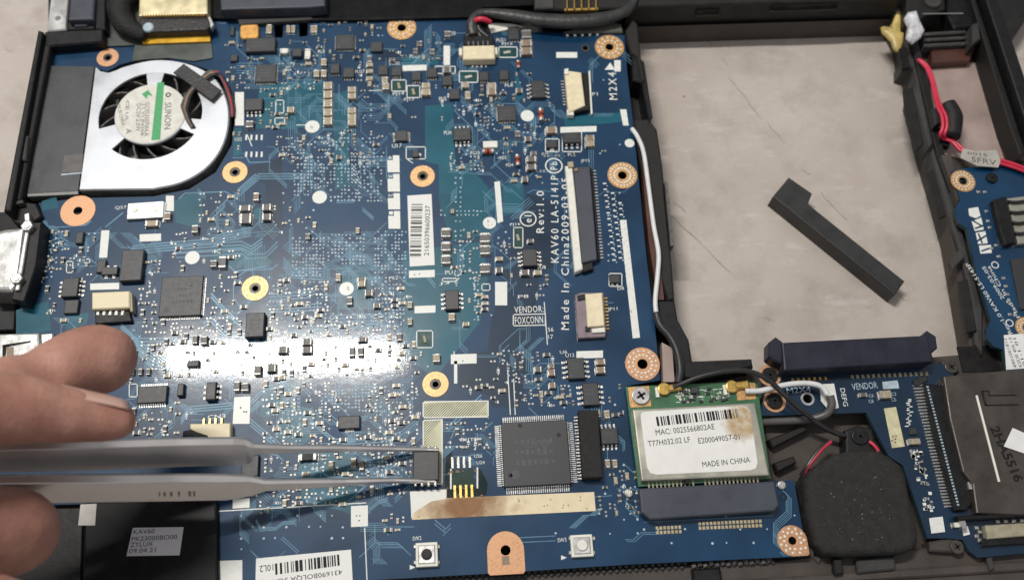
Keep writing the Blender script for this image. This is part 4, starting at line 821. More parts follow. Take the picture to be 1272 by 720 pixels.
# -------- vias, test pads, tiny parts, small print (nobody could count them)
vb, sb, kb, bb, wb = MB(), MB(), MB(), MB(), MB()
def dot(mb, x, y, r, z, h=.03, n=6):
    q = at(x, y); vs = [(q.x + r * math.cos(2 * math.pi * k / n), q.y + r * math.sin(2 * math.pi * k / n), z + h) for k in range(n)] ; mb.add(vs, [tuple(range(n))])
def via(x, y, r=.22):
    dot(vb, x, y, r * rt.uniform(.7, 1.15), .05)
def grid(x0, y0, x1, y1, st, p=.8, j=.5, r=.27):
    y = y0
    while y < y1:
        x = x0
        while x < x1:
            if rt.random() < p and free(x, y, 1): via(x + rt.uniform(-j, j), y + rt.uniform(-j, j), r)
            x += st
        y += st
for g in ((352, 172, 380, 200, 3.6, .55), (366, 196, 400, 245, 4.2, .72), (398, 205, 450, 252, 4.4, .6), (400, 172, 470, 205, 4.6, .5), (440, 195, 476, 250, 4.2, .55), (364, 296, 404, 346, 4.2, .75), (408, 292, 456, 330, 4.4, .7), (466, 288, 504, 342, 4.2, .65), (462, 345, 504, 402, 4.4, .6), (330, 345, 410, 400, 5, .35), (404, 390, 500, 420, 5, .4),
          (400, 476, 470, 512, 4.2, .6), (345, 478, 372, 512, 4.4, .6), (340, 515, 375, 552, 4.6, .5), (468, 480, 520, 520, 5, .5), (560, 132, 585, 156, 5, .5), (592, 135, 615, 160, 5, .6), (640, 150, 662, 175, 5, .5), (560, 195, 600, 215, 5, .4), (548, 262, 602, 270, 5, .8), (566, 215, 575, 345, 6, .6), (384, 550, 420, 585, 5, .5), (450, 548, 520, 590, 5, .4), (300, 640, 460, 690, 14, .35), (620, 430, 640, 470, 6, .4),
          (742, 218, 754, 330, 4.5, .8), (756, 240, 772, 330, 7, .5), (590, 345, 597, 400, 4, .7), (440, 130, 480, 160, 7, .3), (480, 210, 500, 290, 9, .2), (750, 60, 775, 400, 20, .3), (690, 560, 800, 700, 17, .3), (800, 640, 990, 690, 17, .3), (340, 240, 400, 300, 12, .3), (40, 290, 75, 350, 6, .5)):
    grid(*g)
def tick(x, y, w, h):
    q = at(x, y); kx, ky = mmpx(x, y); wb.add([(q.x - w * kx / 2, q.y - h * ky / 2, .038), (q.x + w * kx / 2, q.y - h * ky / 2, .038), (q.x + w * kx / 2, q.y + h * ky / 2, .038), (q.x - w * kx / 2, q.y + h * ky / 2, .038)], [(0, 1, 2, 3)])
def minor(x, y):
    t = rt.random(); hor = rt.random() < .5; q = at(x, y); kx, ky = mmpx(x, y)
    if t < .42:                                   # tiny resistor or capacitor
        l, w_ = rt.choice(((1.0, .5), (1.0, .55), (1.5, .8))); c = kb if rt.random() < .65 else bb; hh = w_ * .75
        def bx(mb, u, ll, ww, z1): mb.box(q.x + (u if hor else 0), q.y + (0 if hor else u), ll if hor else ww, ww if hor else ll, .02, z1)
        bx(c, 0, l * .6, w_, hh * .97)
        for s_ in (-1, 1): bx(sb, s_ * l * .40, l * .20, w_ * 1.02, hh); bx(sb, s_ * l * .56, l * .14, w_ * 1.1, .1)
        occ(x - 4, y - 4, x + 4, y + 4, 0)
    elif t < .68:                                 # pair of bare pads
        for s_ in (-1, 1): sb.box(q.x + (s_ * .42 if hor else 0), q.y + (0 if hor else s_ * .42), .5, .5, .02, .1, .04)
        occ(x - 3, y - 3, x + 3, y + 3, 0)
    elif t < .82:                                 # designator scribble
        for k in range(rt.randint(2, 4)):
            u = k * 2.6
            if hor: tick(x + u, y, 1.9 if k % 2 else .9, 3.4 if k % 3 else 1.2)
            else: tick(x, y + u, 3.4 if k % 3 else 1.2, 1.9 if k % 2 else .9)
    else: via(x, y, .28)
def zone(x0, y0, x1, y1, st, p):
    st *= .8; p = min(.95, p + .1)
    y = y0
    while y < y1:
        x = x0
        while x < x1:
            X, Y = x + rt.uniform(-st * .35, st * .35), y + rt.uniform(-st * .35, st * .35)
            if rt.random() < p and free(X, Y, 3): minor(X, Y)
            x += st
        y += st
for z_ in ((282, 55, 400, 110, 7.5, .85), (326, 105, 360, 165, 7.5, .8), (282, 56, 304, 112, 7, .8), (395, 30, 500, 80, 8.5, .65), (400, 62, 480, 100, 8, .6), (500, 45, 570, 75, 8.5, .55), (565, 105, 625, 135, 8, .6), (640, 92, 660, 135, 7, .75), (676, 100, 700, 135, 7.5, .5), (590, 150, 700, 200, 7, .75), (560, 185, 600, 215, 8, .6), (640, 200, 672, 232, 8, .7), (620, 290, 650, 345, 9, .6), (650, 340, 680, 370, 9, .6), (575, 280, 600, 340, 9, .35), (720, 165, 745, 190, 8, .7),
           (52, 290, 120, 345, 8, .7), (176, 325, 200, 400, 7, .8), (180, 395, 300, 412, 7, .8), (165, 405, 270, 475, 8.5, .75), (168, 500, 240, 540, 8, .6), (252, 345, 300, 400, 9, .4), (215, 290, 300, 345, 9, .4), (250, 240, 300, 290, 8, .5), (330, 350, 410, 420, 8.5, .7), (300, 420, 530, 470, 11, .5), (460, 360, 505, 410, 8, .5), (330, 470, 420, 550, 8.5, .6), (460, 480, 520, 540, 8, .7), (330, 545, 420, 590, 9, .6), (420, 545, 510, 600, 9, .6), (340, 600, 440, 630, 7.5, .75), (440, 600, 505, 620, 9, .5),
           (555, 500, 620, 565, 8.5, .65), (595, 560, 622, 608, 7, .85), (640, 440, 720, 515, 8.5, .5), (660, 485, 720, 515, 7, .6), (745, 585, 790, 640, 8, .6), (750, 480, 772, 530, 9, .4), (280, 380, 330, 390, 9, .4), (690, 190, 745, 205, 9, .3), (55, 345, 77, 372, 8, .5), (98, 335, 112, 372, 8, .5), (560, 470, 610, 495, 11, .4), (440, 100, 560, 150, 15, .25), (290, 165, 300, 200, 8, .4), (480, 640, 500, 660, 8, .5), (345, 165, 480, 205, 8.5, .4), (300, 60, 330, 80, 7, .6), (340, 70, 400, 100, 8, .5), (440, 62, 560, 110, 8, .45), (575, 105, 660, 165, 7.5, .5), (330, 395, 500, 425, 8, .6), (300, 425, 520, 468, 9, .55), (390, 500, 420, 555, 8.5, .5), (455, 540, 515, 555, 8, .6), (340, 250, 400, 300, 13, .35), (680, 190, 760, 205, 9, .3), (565, 300, 600, 345, 8, .45), (575, 350, 615, 400, 9, .4), (610, 440, 660, 500, 10, .4), (60, 345, 110, 400, 8, .4), (200, 400, 330, 440, 8, .55), (300, 600, 345, 640, 10, .4)):
    zone(*z_)
b = MB()                                          # bare eight pin site beside the fan
for i in range(4):
    for y in (171, 192): q = at(306 + i * 6.4, y); b.box(q.x, q.y, .5, 1.6, .01, .12, .04)
for y in (64, 72, 79): pass
build(b, 'bare_pads', 'silk', mb_, kind='stuff')
b = MB()                                          # gold edge contacts below the card socket
for x0, x1, y in ((816, 849, 655.5), (869, 948, 650)):
    n = int((x1 - x0) / 4.6)
    for i in range(n):
        for j in range(2): q = at(x0 + i * 4.7 + j * .5, y - i * .2 + j * 5.5); b.box(q.x, q.y, .62, .75, .01, .2, .06)
build(b, 'edge_contacts', 'contact_dull', mb_, kind='stuff'); occ(812, 640, 952, 664)
for c_, x_ in enumerate((751, 761, 770)):
    for i in range(14 - c_ * 2): tick(x_ + i * .9, 228 + c_ * 12 + i * 7.3, 4.2, 1.6); via(x_ + i * .9 + 3, 231 + c_ * 12 + i * 7.3)
build(vb, 'vias', 'silk_dim', mb_, kind='stuff'); build(sb, 'solder_ends', 'solder_dull', mb_, kind='stuff'); build(kb, 'tiny_resistors', 'chip', mb_, kind='stuff'); build(bb, 'tiny_capacitors', 'beige_cap', mb_, kind='stuff'); build(wb, 'small_print', 'silk', mb_, kind='stuff')
# ------------------------------------------------------------------ cooling fan
fan = thing('cooling_fan', 'silver cooling fan with round white and green hub sticker', 'fan', at(190, 160, ZF))
ZP = 1.6
fo_ = P2([(118, 83), (124, 88), (134, 90), (143, 87), (152, 83), (185, 75), (215, 75), (245, 83), (268, 98), (282, 125), (284, 155), (275, 185), (255, 210), (225, 227), (190, 235), (98, 236)], ZP)
_q = []
for i, c in enumerate(fo_):                       # round the curved side of the outline
    _q.append(c)
    if 4 <= i <= 13:
        a_, b_, c_, d_ = (Vector(fo_[(i + j) % len(fo_)]) for j in (-1, 0, 1, 2))
        if i == 13: d_ = c_ + (c_ - b_)
        for t in (.25, .5, .75): v_ = .5 * ((2 * b_) + (c_ - a_) * t + (2 * a_ - 5 * b_ + 4 * c_ - d_) * t * t + (3 * b_ - a_ - 3 * c_ + d_) * t ** 3); _q.append((v_.x, v_.y))
fo_ = _q
FC = at(187, 143, ZP); FR = (at(253, 143, ZP) - at(121, 143, ZP)).length / 2 * .97; FH = FR * .70
def outline_at(a):
    d = Vector((math.cos(a), math.sin(a))); best = 0
    for i in range(len(fo_)):
        p = Vector(fo_[i]) - Vector((FC.x, FC.y)); q = Vector(fo_[(i + 1) % len(fo_)]) - Vector((FC.x, FC.y)); e = q - p; den = d.x * e.y - d.y * e.x
        if abs(den) < 1e-9: continue
        t = (p.x * e.y - p.y * e.x) / den; u = (p.x * d.y - p.y * d.x) / den
        if t > 0 and -1e-6 <= u <= 1 + 1e-6: best = max(best, t)
    return best
ang = sorted([2 * math.pi * k / 96 for k in range(96)] + [math.atan2(p[1] - FC.y, p[0] - FC.x) % (2 * math.pi) for p in fo_])
vs = []; n = len(ang)
for a in ang:
    ro = outline_at(a); c, s_ = math.cos(a), math.sin(a)
    vs += [(FC.x + ro * c, FC.y + ro * s_, ZP - 7), (FC.x + ro * c, FC.y + ro * s_, ZP - .35), (FC.x + (ro - .3) * c, FC.y + (ro - .3) * s_, ZP), (FC.x + FR * c, FC.y + FR * s_, ZP), (FC.x + FR * c, FC.y + FR * s_, ZP - .6)]
b = MB()
for i in range(n):
    a, c = 5 * i, 5 * ((i + 1) % n)
    for k in range(4): b.f.append((a + k, c + k, c + k + 1, a + k + 1)); b.mi.append(1 if k == 0 else 0)
b.v = vs; build(b, 'housing_plate', ['alu', 'alu_edge'], fan)
b = MB()
SP = [(80, 100), (196, 228), (332, 352)]            # bridges to the hub, degrees
for a0, a1 in SP:
    q = [];
    for k in range(7): a = math.radians(a0 + (a1 - a0) * k / 6); q.append((FC.x + (FR + .2) * math.cos(a), FC.y + (FR + .2) * math.sin(a)))
    for k in range(7): a = math.radians(a1 - (a1 - a0) * k / 6); q.append((FC.x + FH * .9 * math.cos(a), FC.y + FH * .9 * math.sin(a)))
    bb_ = MB(); bb_.prism(q, ZP - .65, ZP - .05); build(bb_, 'hub_bridge', 'alu', fan)
b.cyl(FC.x, FC.y + .4, FH, ZP - .7, ZP + .05, 48, .15); hub = build(b, 'hub', 'alu', fan)
b = MB(); b.cyl(FC.x, FC.y, FR * 1.25, ZP - 6.5, ZP - 6, 40); build(b, 'well_floor', 'dark_hole', fan)
b = MB(); b.cyl(FC.x, FC.y, FH * .93, ZP - 5.9, ZP - .9, 40); build(b, 'rotor', 'black', fan)
mat('blade_grey', (.11, .10, .095), .5, var=.4, vs=700, dust=.5, dustcol=(.3, .28, .26))
b = MB(); r0, r1 = FH * .9, FR * 1.12
pts = []
for k in range(6):
    t = k / 5; a = .5 * t; r = r0 + (r1 - r0) * t; pts.append((r * math.cos(a), r * math.sin(a)))
vs = [(x, y, z) for z in (-4.2, 0) for x, y in pts]; b.add(vs, [(k, k + 1, 7 + k, 6 + k) for k in range(5)])
b2 = MB(); w_ = .26
for k in range(5):
    (x0, y0), (x1, y1) = pts[k], pts[k + 1]; d = math.atan2(y1 - y0, x1 - x0); b2.box((x0 + x1) / 2, (y0 + y1) / 2, math.hypot(x1 - x0, y1 - y0) + .08, w_ * 2, -4.2 + .01 * k, 0 + .01 * k, .12, d)
blade = b2.mesh('blade', 'blade_grey')
for k in range(15):
    o = link('blade', blade, fan, (FC.x, FC.y, ZP - 1.4)); o.rotation_euler.z = 2 * math.pi * k / 15
hz = ZP + .06; hc = (FC.x, FC.y + .4)
b = MB(); b.cyl(hc[0], hc[1], FH * .97, hz, hz + .12, 48, .03); st = build(b, 'hub_sticker', 'paper', hub)
st.data.materials[0] = mat('sticker_old', (.68, .67, .60), .5, var=.14, vs=450, dust=.25, dustcol=(.3, .28, .24))
sz = hz + .12
p = [at(x, y, sz) for x, y in ((195.5, 102.5), (204, 102.5), (199, 173.5), (188, 174.5))]; b = MB(); b.flat([(u.x, u.y) for u in p], sz + .02); build(b, 'green_stripe', 'green_print', st)
text('SUNON', 208.5, 144, 33, 8, -86, sz, 'ink_soft', st)
b = MB(); q = at(209, 118, sz); b.ring(q.x, q.y, .35, .75, sz, sz + .02, 16); build(b, 'emblem', 'ink_soft', st)
p = [at(x, y, sz) for x, y in ((176, 117), (184, 112), (190, 120), (184, 118), (182, 123))]; b = MB(); b.flat([(u.x, u.y) for u in p], sz + .02); build(b, 'leaf_mark', 'green_print', st)
text('GC053507VH-A', 182.5, 148, 42, 5.5, -86, sz, 'ink_soft', st); text('DC5V 2.0W', 172, 146, 34, 5.5, -86, sz, 'ink_soft', st); text('12.V1.B4268', 177.5, 149, 38, 3.6, -86, sz, 'ink_soft', st); text('MADE IN CHINA', 149.5, 140, 34, 4.5, -72, sz, 'ink_soft', st); text('CE UL', 158, 138, 26, 4, -86, sz, 'ink_soft', st)
text('A', 160, 163, 6, 7, -86, sz, 'ink_soft', st)
# outlet film and its patch
prism('outlet_film', [(60, 82), (117, 83), (97, 237), (34, 240)], .6, .9, 'film', fan)
prism('outlet_lip', [(34, 240.5), (97, 237.5), (97, 241), (34, 244)], -2, .8, 'alu_edge', fan)
prism('film_patch', [(80, 193), (103.5, 191), (101, 214), (77, 215)], .9, 1.05, 'wire_grey', fan); fan.children[-1].data.materials[0] = mat('patch_grey', (.36, .35, .33), .5, .3)
prism('grey_edge', [(76, 216), (111, 213), (111, 214.5), (76, 218)], .9, 1.0, 'silk_dim', fan)
# fan wires and the black tape that pins them
wr = thing('fan_cable', 'thin dark and pink wires leaving the fan hub under tape', 'cable', at(250, 110, ZP))
for k, m_ in enumerate(('wire_grey', 'brown_cap', 'wire_black')):
    b = MB(); b.tube([at(226 + k * 3, 132 + k * 3, 2.2), at(232 + k * 2, 118 + k, 2.6), at(246, 102 + k * 2.5, 2.4), at(258 + k * 2, 90 + k * 2.2, 2.6), at(266 + k, 89 + k * 2, 2.5)], .42, 8); build(b, 'wire', m_, wr)
    b = MB(); b.tube([at(226 + k * 3, 132 + k * 3, 2.2), at(232 + k * 2, 148 + k, 2.2), at(238 + k * 1.5, 158, 2.0)], .4, 8); build(b, 'wire', m_, wr)
for k, m_ in enumerate(('wire_grey', 'wire_red', 'wire_black')):
    b = MB(); b.tube([at(262, 90 + k, 2.5), at(270 + k * 1.5, 90 + k, 2.2), at(277 + k * 1.5, 100 + k, 1.6), at(283 + k * 1.5, 116, 1.0), at(287 + k * 1.5, 132, .7), at(288 + k, 146, .5)], .42, 8); build(b, 'wire', m_, wr)
tz = ZP + 1.35
b = MB(); q = [at(x, y, tz) for x, y in ((228, 79), (275, 112), (263, 125), (215, 90))]; b.prism([(u.x, u.y) for u in q], tz - .45, tz, .12)
tp = build(b, 'tape_strip', 'tape'); tag(tp, 'black tape strip holding the wires on the silver fan', 'tape')
# ------------------------------------------------------------------ display cable with gold plug at the rear
dc = thing('display_cable', 'black taped display cable with gold shielded plug and amber tape', 'cable', at(215, 40, .2))
prism('film_sheet', [(131, -20), (262, -20), (262, 52), (124, 58), (131, 40)], .3, .5, 'film_clear', dc)
prism('clear_tape', [(168, 54), (262, 50), (264, 72), (240, 76), (210, 72), (180, 74), (164, 76)], .1, .35, 'film_clear', dc)
prism('amber_tape', [(176, 42), (260, 40), (261, 51.5), (177, 54.5)], .5, 1.0, 'kapton', dc)
prism('plug_body', [(174, 20), (258, 18), (262, 31), (257, 37), (180, 40), (168, 37)], .5, 3.6, 'tape', dc, ch=.6, steps=2)
prism('plug_shield', [(174, -30), (257, -30), (258, 17), (172, 20)], .5, 4.6, 'gold', dc, ch=.4, steps=2); dc.children[-1].data.materials[0] = mat('pale_gold', (.80, .70, .44), .35, .45, var=.15, vs=300)
comb('contacts', [(177 + i * 3.3, 19 - i * .03) for i in range(24)], .3, .7, 4.0, 4.75, 'gold', dc)
b = MB(); b.tube([at(185, -25, 4), at(158, -8, 3.6), at(148, 10, 3.2), at(157, 32, 3.0), at(182, 44, 2.2)], [3.4, 3.4, 3.3, 3.0, 1.8], 14, flat=.8); build(b, 'cable_sleeve', 'cloth', dc, smooth=True)
q = at(184, 34, 3.8); b = MB(); b.cyl(q.x, q.y, 1.5, 3.4, 4.1, 20, .5, 0, 2); build(b, 'glue_drop', 'silk_dim', dc)
prism('ground_tab', [(258, 14), (266, 30), (262, 36), (255, 22)], 2.0, 3.4, 'steel', dc, ch=.2)
# ------------------------------------------------------------------ rear power cable in black sleeve and battery socket
pc = thing('power_cable', 'black sleeved power cable along the rear edge of the board', 'cable', at(680, 25, .5))
b = MB(); b.tube([at(588, 44, 2.2), at(586, 30, 3.0), at(592, 19, 3.4), at(606, 16, 3.4), at(640, 20, 3.2), at(670, 25, 3.0), at(710, 27, 3.0), at(745, 24, 3.2), at(772, 17, 3.4), at(786, 4, 3.6), at(790, -14, 3.8)], [1.5, 1.5, 1.2, 1.2, 1.8, 2.1, 2.2, 2.0, 1.7, 1.2, 1.0], 14, flat=.75); sl = build(b, 'sleeve', 'sleeve', pc, smooth=True)
b = MB(); b.tube([at(590, 26, 3.6), at(596, 24, 4.3), at(603, 25, 4.0), at(609, 28, 3)], .75, 10); build(b, 'wire', 'wire_red', pc, smooth=True)
for k in range(4):
    b = MB(); b.tube([at(580 + k * 9, 47, 1.7), at(584 + k * 4, 38, 2.1), at(588 + k * 2, 30, 2.4)], .75, 8); build(b, 'wire', 'wire_black', pc, smooth=True)
prism('wrap', [(745, 22), (772, 30), (774, 40), (700, 40), (720, 34)], .1, 1.0, 'olive', pc, ch=.3); pc.children[-1].data.materials[0] = mat('wrap_grey', (.10, .10, .085), .4, bump=.6, bs=600)
prism('ground_strip', [(606, 29), (635, 30), (650, 33), (610, 41)], .05, .5, 'ivory', mb_)
bc = thing('battery_socket', 'black battery socket with gold blade contacts at the rear edge', 'connector', at(720, 0, 0))
prism('socket_body', [(663, -40), (795, -40), (790, 10), (664, 13)], .4, 4.2, 'plastic', bc, ch=.4)
prism('socket_block', [(664, -40), (688, -40), (688, 10), (664, 11)], 4.2, 5.0, 'plastic_grey', bc, ch=.3)
for k in range(5):
    x = 703.5 + k * 9; prism('contact', [(x, -30), (x + 1.6, -30), (x + 1.8, 10.5), (x + .2, 10.5)], 4.2, 5.3, 'gold', bc, ch=.1)
prism('contact_bar', [(701, 11), (743, 10), (743, 12.3), (701, 13.3)], 3.2, 4.3, 'gold', bc)
comb('solder_tails', [(705 + k * 9.3, 43.5 - k * .2) for k in range(5)], .7, .9, .05, .8, 'solder', mb_)
# ------------------------------------------------------------------ wireless card
wc = thing('wireless_card', 'green wireless card with steel shield and white printed sticker', 'circuit board', at(865, 540, 1.2))
board([(777, 480), (940, 473), (957, 594), (793, 604)], [], 'card_board', wc, 1.0, 1.9, 'green_mask')
so = prism('shield', [(786, 508), (938, 499.5), (956, 590), (797, 597)], 1.9, 3.6, 'shield', wc, ch=.35, steps=2)
def wifi_label():
    m = mat('card_paper', (.80, .80, .76), .5, var=.04, vs=300); nt = m.node_tree; N = nt.nodes; L = nt.links; bs = N['Principled BSDF']; src = bs.inputs['Base Color'].links[0].from_socket
    tc = N.new('ShaderNodeTexCoord'); n = N.new('ShaderNodeTexNoise'); n.inputs['Scale'].default_value = 420; n.inputs['Detail'].default_value = 8; n.inputs['Roughness'].default_value = .7; L.new(tc.outputs['Object'], n.inputs[0])
    c = at(926, 524, 3.6) - at(872, 546, 3.6); g = N.new('ShaderNodeVectorMath'); g.operation = 'DISTANCE'; g.inputs[1].default_value = (c.x * S, c.y * S, 0); L.new(tc.outputs['Object'], g.inputs[0])
    r = N.new('ShaderNodeMapRange'); r.inputs[1].default_value = .0028; r.inputs[2].default_value = .0062; r.inputs[3].default_value = .42; r.inputs[4].default_value = -.25; L.new(g.outputs['Value'], r.inputs[0])
    ad = N.new('ShaderNodeMath'); ad.operation = 'ADD'; L.new(n.outputs['Fac'], ad.inputs[0]); L.new(r.outputs[0], ad.inputs[1])
    r2 = N.new('ShaderNodeMapRange'); r2.inputs[1].default_value = .5; r2.inputs[2].default_value = 1.0; r2.inputs[3].default_value = 0; r2.inputs[4].default_value = .9; L.new(ad.outputs[0], r2.inputs[0])
    mx = N.new('ShaderNodeMix'); mx.data_type = 'RGBA'; L.new(r2.outputs[0], mx.inputs[0]); L.new(src, mx.inputs[6]); mx.inputs[7].default_value = (.42, .26, .08, 1); L.new(mx.outputs[2], bs.inputs['Base Color'])
wifi_label()
LB = [(799, 511), (921, 503.5), (928, 504.5), (932, 510), (941, 574), (939, 581), (933, 583.5), (816, 589), (808, 587), (804, 581), (796, 520), (796, 514)]
b = MB(); b.prism(P2(LB, 3.68), 3.61, 3.68); lb = build(b, 'sticker', 'card_paper', so)
bars(866, 518, 102, 11.5, 3, 3.68, lb, 44, 'ink', 9)
text('MAC: 0025566802AE', 851, 533, 74, 7, 3.2, 3.68, 'ink', lb); text('T77H032.02 LF', 831, 548, 53, 6.8, 3.2, 3.68, 'ink', lb); text('E200049057-01', 893, 544.5, 52, 6.8, 3.2, 3.68, 'ink', lb); text('MADE IN CHINA', 902, 573.5, 60, 6.8, 3, 3.68, 'ink', lb)
prism('corner_pad', [(780, 481), (806, 479), (809, 504), (783, 506)], 1.9, 1.98, 'copper_gold', wc)
prism('corner_pad', [(914, 477), (938, 475), (939, 495), (916, 497)], 1.9, 1.98, 'copper_gold', wc)
screw(796, 491.5, 2.2, 2.1, 'steel', wc)
for x, y in ((829, 483), (913, 480)):
    q = at(x, y, 2.4); b = MB(); b.cyl(q.x - .8, q.y, 1.5, 1.95, 3.0, 22, .3, 0, 2); b.box(q.x + 1.5, q.y + .2, 3.6, 1.7, 2.1, 3.2, .4, .1); build(b, 'antenna_plug', 'gold', wc)
    b = MB(); b.box(q.x - 2.4, q.y - .6, .8, 2.4, 1.9, 2.5, .1); build(b, 'plug_base', 'ivory', wc)
rw = random.Random(8); b1, b2, b3 = MB(), MB(), MB()
for k in range(70):
    x, y = rw.uniform(836, 905), rw.uniform(484, 500); y -= (x - 836) * .03; q = at(x, y, 1.9)
    t = rw.random()
    if t < .5: b1.box(q.x, q.y, rw.uniform(.3, .7), rw.uniform(.3, .7), 1.9, 2.05)
    elif t < .75: b2.box(q.x, q.y, .9, .5, 1.9, 2.4, .06)
    else: b3.box(q.x, q.y, rw.uniform(.6, 1.4), .16, 1.9, 1.96)
build(b1, 'solder_pads', 'solder', wc, kind='stuff'); build(b2, 'tiny_parts', 'chip', wc, kind='stuff'); build(b3, 'small_print', 'silk', wc, kind='stuff')
chip(858, 480, 869, 488, .8, parent=wc, z=1.9)
b = MB()
for k in range(28):
    if 11 < k < 14: continue
    q = at(806 + k * 5, 602.5 - k * .27, 1.95); b.box(q.x, q.y, .35, 1.6, 1.88, 1.97)
build(b, 'edge_fingers', 'olive', wc, kind='stuff')
prism('shield_clip', [(851, 594.5), (856, 594), (857, 600), (851, 600)], 1.9, 3.0, 'ink', wc)
cs = prism('card_socket', [(794, 606), (962, 597), (968, 627), (962, 634), (808, 645), (797, 636)], .05, 3.0, 'slate', mb_, ch=.4, steps=2)
for x, y in ((781, 612), (971, 602)): q = at(x, y, .5); b = MB(); b.cyl(q.x, q.y, 1.0, .02, .8, 14, .3, 0, 2); build(b, 'solder_peg', 'solder', cs)
b = MB()
for x, y in ((783, 627), (973, 617)): q = at(x, y, .05); b.ring(q.x, q.y, .55, .85, .02, .06, 18)
build(b, 'hole_rims', 'black', cs)
# ------------------------------------------------------------------ antenna cables
def cable(name, label, pts, r, m, cat='cable', parts=None):
    b = MB(); b.tube([at(x, y, z) for x, y, z in pts], r, 12); o = build(b, name, m, smooth=True); return tag(o, label, cat)
cable('antenna_cable', 'white antenna cable along the board edge beside the drive bay', [(785, 160, 1.4), (793, 172, 2.0), (800, 192, 2.2), (806, 235, 2.2), (812, 280, 2.2), (818, 314, 2.3), (817, 340, 2.3), (814, 372, 2.2), (815, 388, 2.1)], .58, 'wire_white')
cable('antenna_cable', 'black antenna cable curving down from the white cable at the bay frame', [(815, 389, 2.1), (820, 404, 2.1), (832, 418, 2.2), (841, 436, 2.2), (845, 460, 2.0), (842, 476, 2.2)], .95, 'wire_black')
cable('antenna_cable', 'black antenna cable arching from the first gold plug over the drive board', [(836, 481, 2.9), (848, 476, 3.2), (868, 468, 4.2), (900, 461, 5.0), (930, 461, 5.0), (955, 472, 4.4), (972, 488, 3.8), (993, 507, 3.0), (1015, 525, 1.0), (1034, 536, -.5), (1050, 541, -1)], .6, 'wire_black')
cable('antenna_cable', 'white antenna cable from the second gold plug looping to a black end', [(926, 485.5, 2.9), (945, 485, 2.8), (965, 480, 2.8), (985, 476.5, 2.7), (1005, 476, 2.5), (1020, 480, 2.2), (1028, 490, 1.9)], .66, 'wire_white')
cable('antenna_cable', 'thick dark cable bending back under the drive board', [(1031, 491, 1.7), (1033, 503, 1.2), (1026, 514, .2), (1008, 520, -1.0), (985, 522, -1.8), (960, 523, -2.2), (940, 524, -2.4)], .95, 'wire_grey')
# ------------------------------------------------------------------ drive and card reader board
db = thing('drive_board', 'dark blue drive and card reader board behind the woofer', 'circuit board', at(1080, 500, -1.6))
ZB = -.4
board([(950, 463), (1166, 451), (1180, 455), (1262, 640), (1300, 640), (1300, 684), (1215, 692), (1204, 684), (1196, 670), (1176, 668), (1152, 668), (1122, 578), (1104, 566), (1076, 512), (945, 516)], [(1003, 495, 1.1)], 'board', db, ZB - 1.2, ZB, 'mask_dark')
q = at(1003, 495, ZB); b = MB(); b.ring(q.x, q.y, 1.1, 1.6, ZB, ZB + .12, 22); build(b, 'hole_rim', 'steel', db)
for x, y in ((956, 466), (962, 498)):
    ring(x, y, 14, .5, 'copper', 0, db, ZB); screw(x, y, ZB + .3, 1.9, 'black', db)
sc_ = prism('drive_socket', [(971, 425), (1152, 416), (1159, 449), (974, 460)], ZB, 4.6, 'sata', db, ch=.4, steps=2)
prism('guide_ear', [(955, 425), (964, 418), (972, 424), (973, 452), (962, 448), (955, 442)], ZB, 3.8, 'sata', sc_, ch=.35)
prism('guide_ear', [(1148, 416), (1152, 410), (1163, 417), (1165, 432), (1158, 438), (1160, 446), (1154, 447)], ZB, 3.8, 'sata', sc_, ch=.35)
comb('contacts', [(984 + i * 6.7, 455.5 - i * .3) for i in range(7)] + [(1057 + i * 6.6, 452 - i * .3) for i in range(15)], .35, .5, 1.2, 4.2, 'silk_dim', sc_)
comb('solder_tails', [(985 + i * 6.8, 471 - i * .3) for i in range(7)], .7, .8, ZB, ZB + .3, 'gold', db); comb('solder_tails', [(1059 + i * 6.6, 467.5 - i * .3) for i in range(15)], .7, .9, ZB, ZB + .3, 'olive', db)
for s_, x, y, l, h, r, m_ in (('M2X4', 992, 484, 30, 7, 2, 'silk_dim'), ('VENDOR', 1074, 479, 32, 8, 2, 'silk_dim'), ('DEFG', 1048.5, 493, 22, 6, -90, 'silk'), ('C14', 1135, 560, 11, 4.5, 2, 'silk'), ('C3', 1110, 489, 6, 4, 2, 'silk_dim'), ('C5', 1110, 496, 6, 4, 2, 'silk_dim'), ('C6', 1082, 491, 6, 4, 2, 'silk_dim'), ('C8', 1082, 498, 6, 4, 2, 'silk_dim')): text(s_, x, y, l, h, r, ZB, m_, db)
o = prism('vendor_patch', [(1096, 474), (1115, 472), (1117, 482), (1097, 483)], ZB, ZB + .05, 'silk_dim', db)
prism('silkscreen_patch', [(1018, 477), (1036, 476), (1042, 506), (1030, 510), (1020, 498)], ZB, ZB + .05, 'silk', db)
o = prism('yellowed_patch', [(1098, 507), (1113, 505), (1124, 554), (1108, 556)], ZB, ZB + .05, 'cream', db); o.data.materials[0] = mat('aged_patch', (.62, .57, .36), .5, var=.2, vs=500)
b = MB()
for x, y in ((1109, 542), (1112, 545), (1108, 547), (1113, 541), (1112, 549)): q = at(x, y, ZB); b.cyl(q.x, q.y, .18, ZB, ZB + .07, 8)
build(b, 'pin_holes', 'ink', o, kind='stuff')
def smdb(cx, cy, w, h, m='beige_cap'):
    k = smd(cx, cy, w, h, m); k.parent = db; pos = at(cx, cy, ZB); k.location = (Vector((pos.x, pos.y, ZB)) - ORG[db.name]) * S; k.name = 'capacitor'; return k
smdb(1098, 491, 14, 9); smdb(1071, 491, 10, 5, 'grey_cap'); smdb(1134, 549, 14, 7); 
chip(1130, 531, 1139, 539, .7, parent=db, z=ZB)
rw = random.Random(4); b1, b3 = MB(), MB()
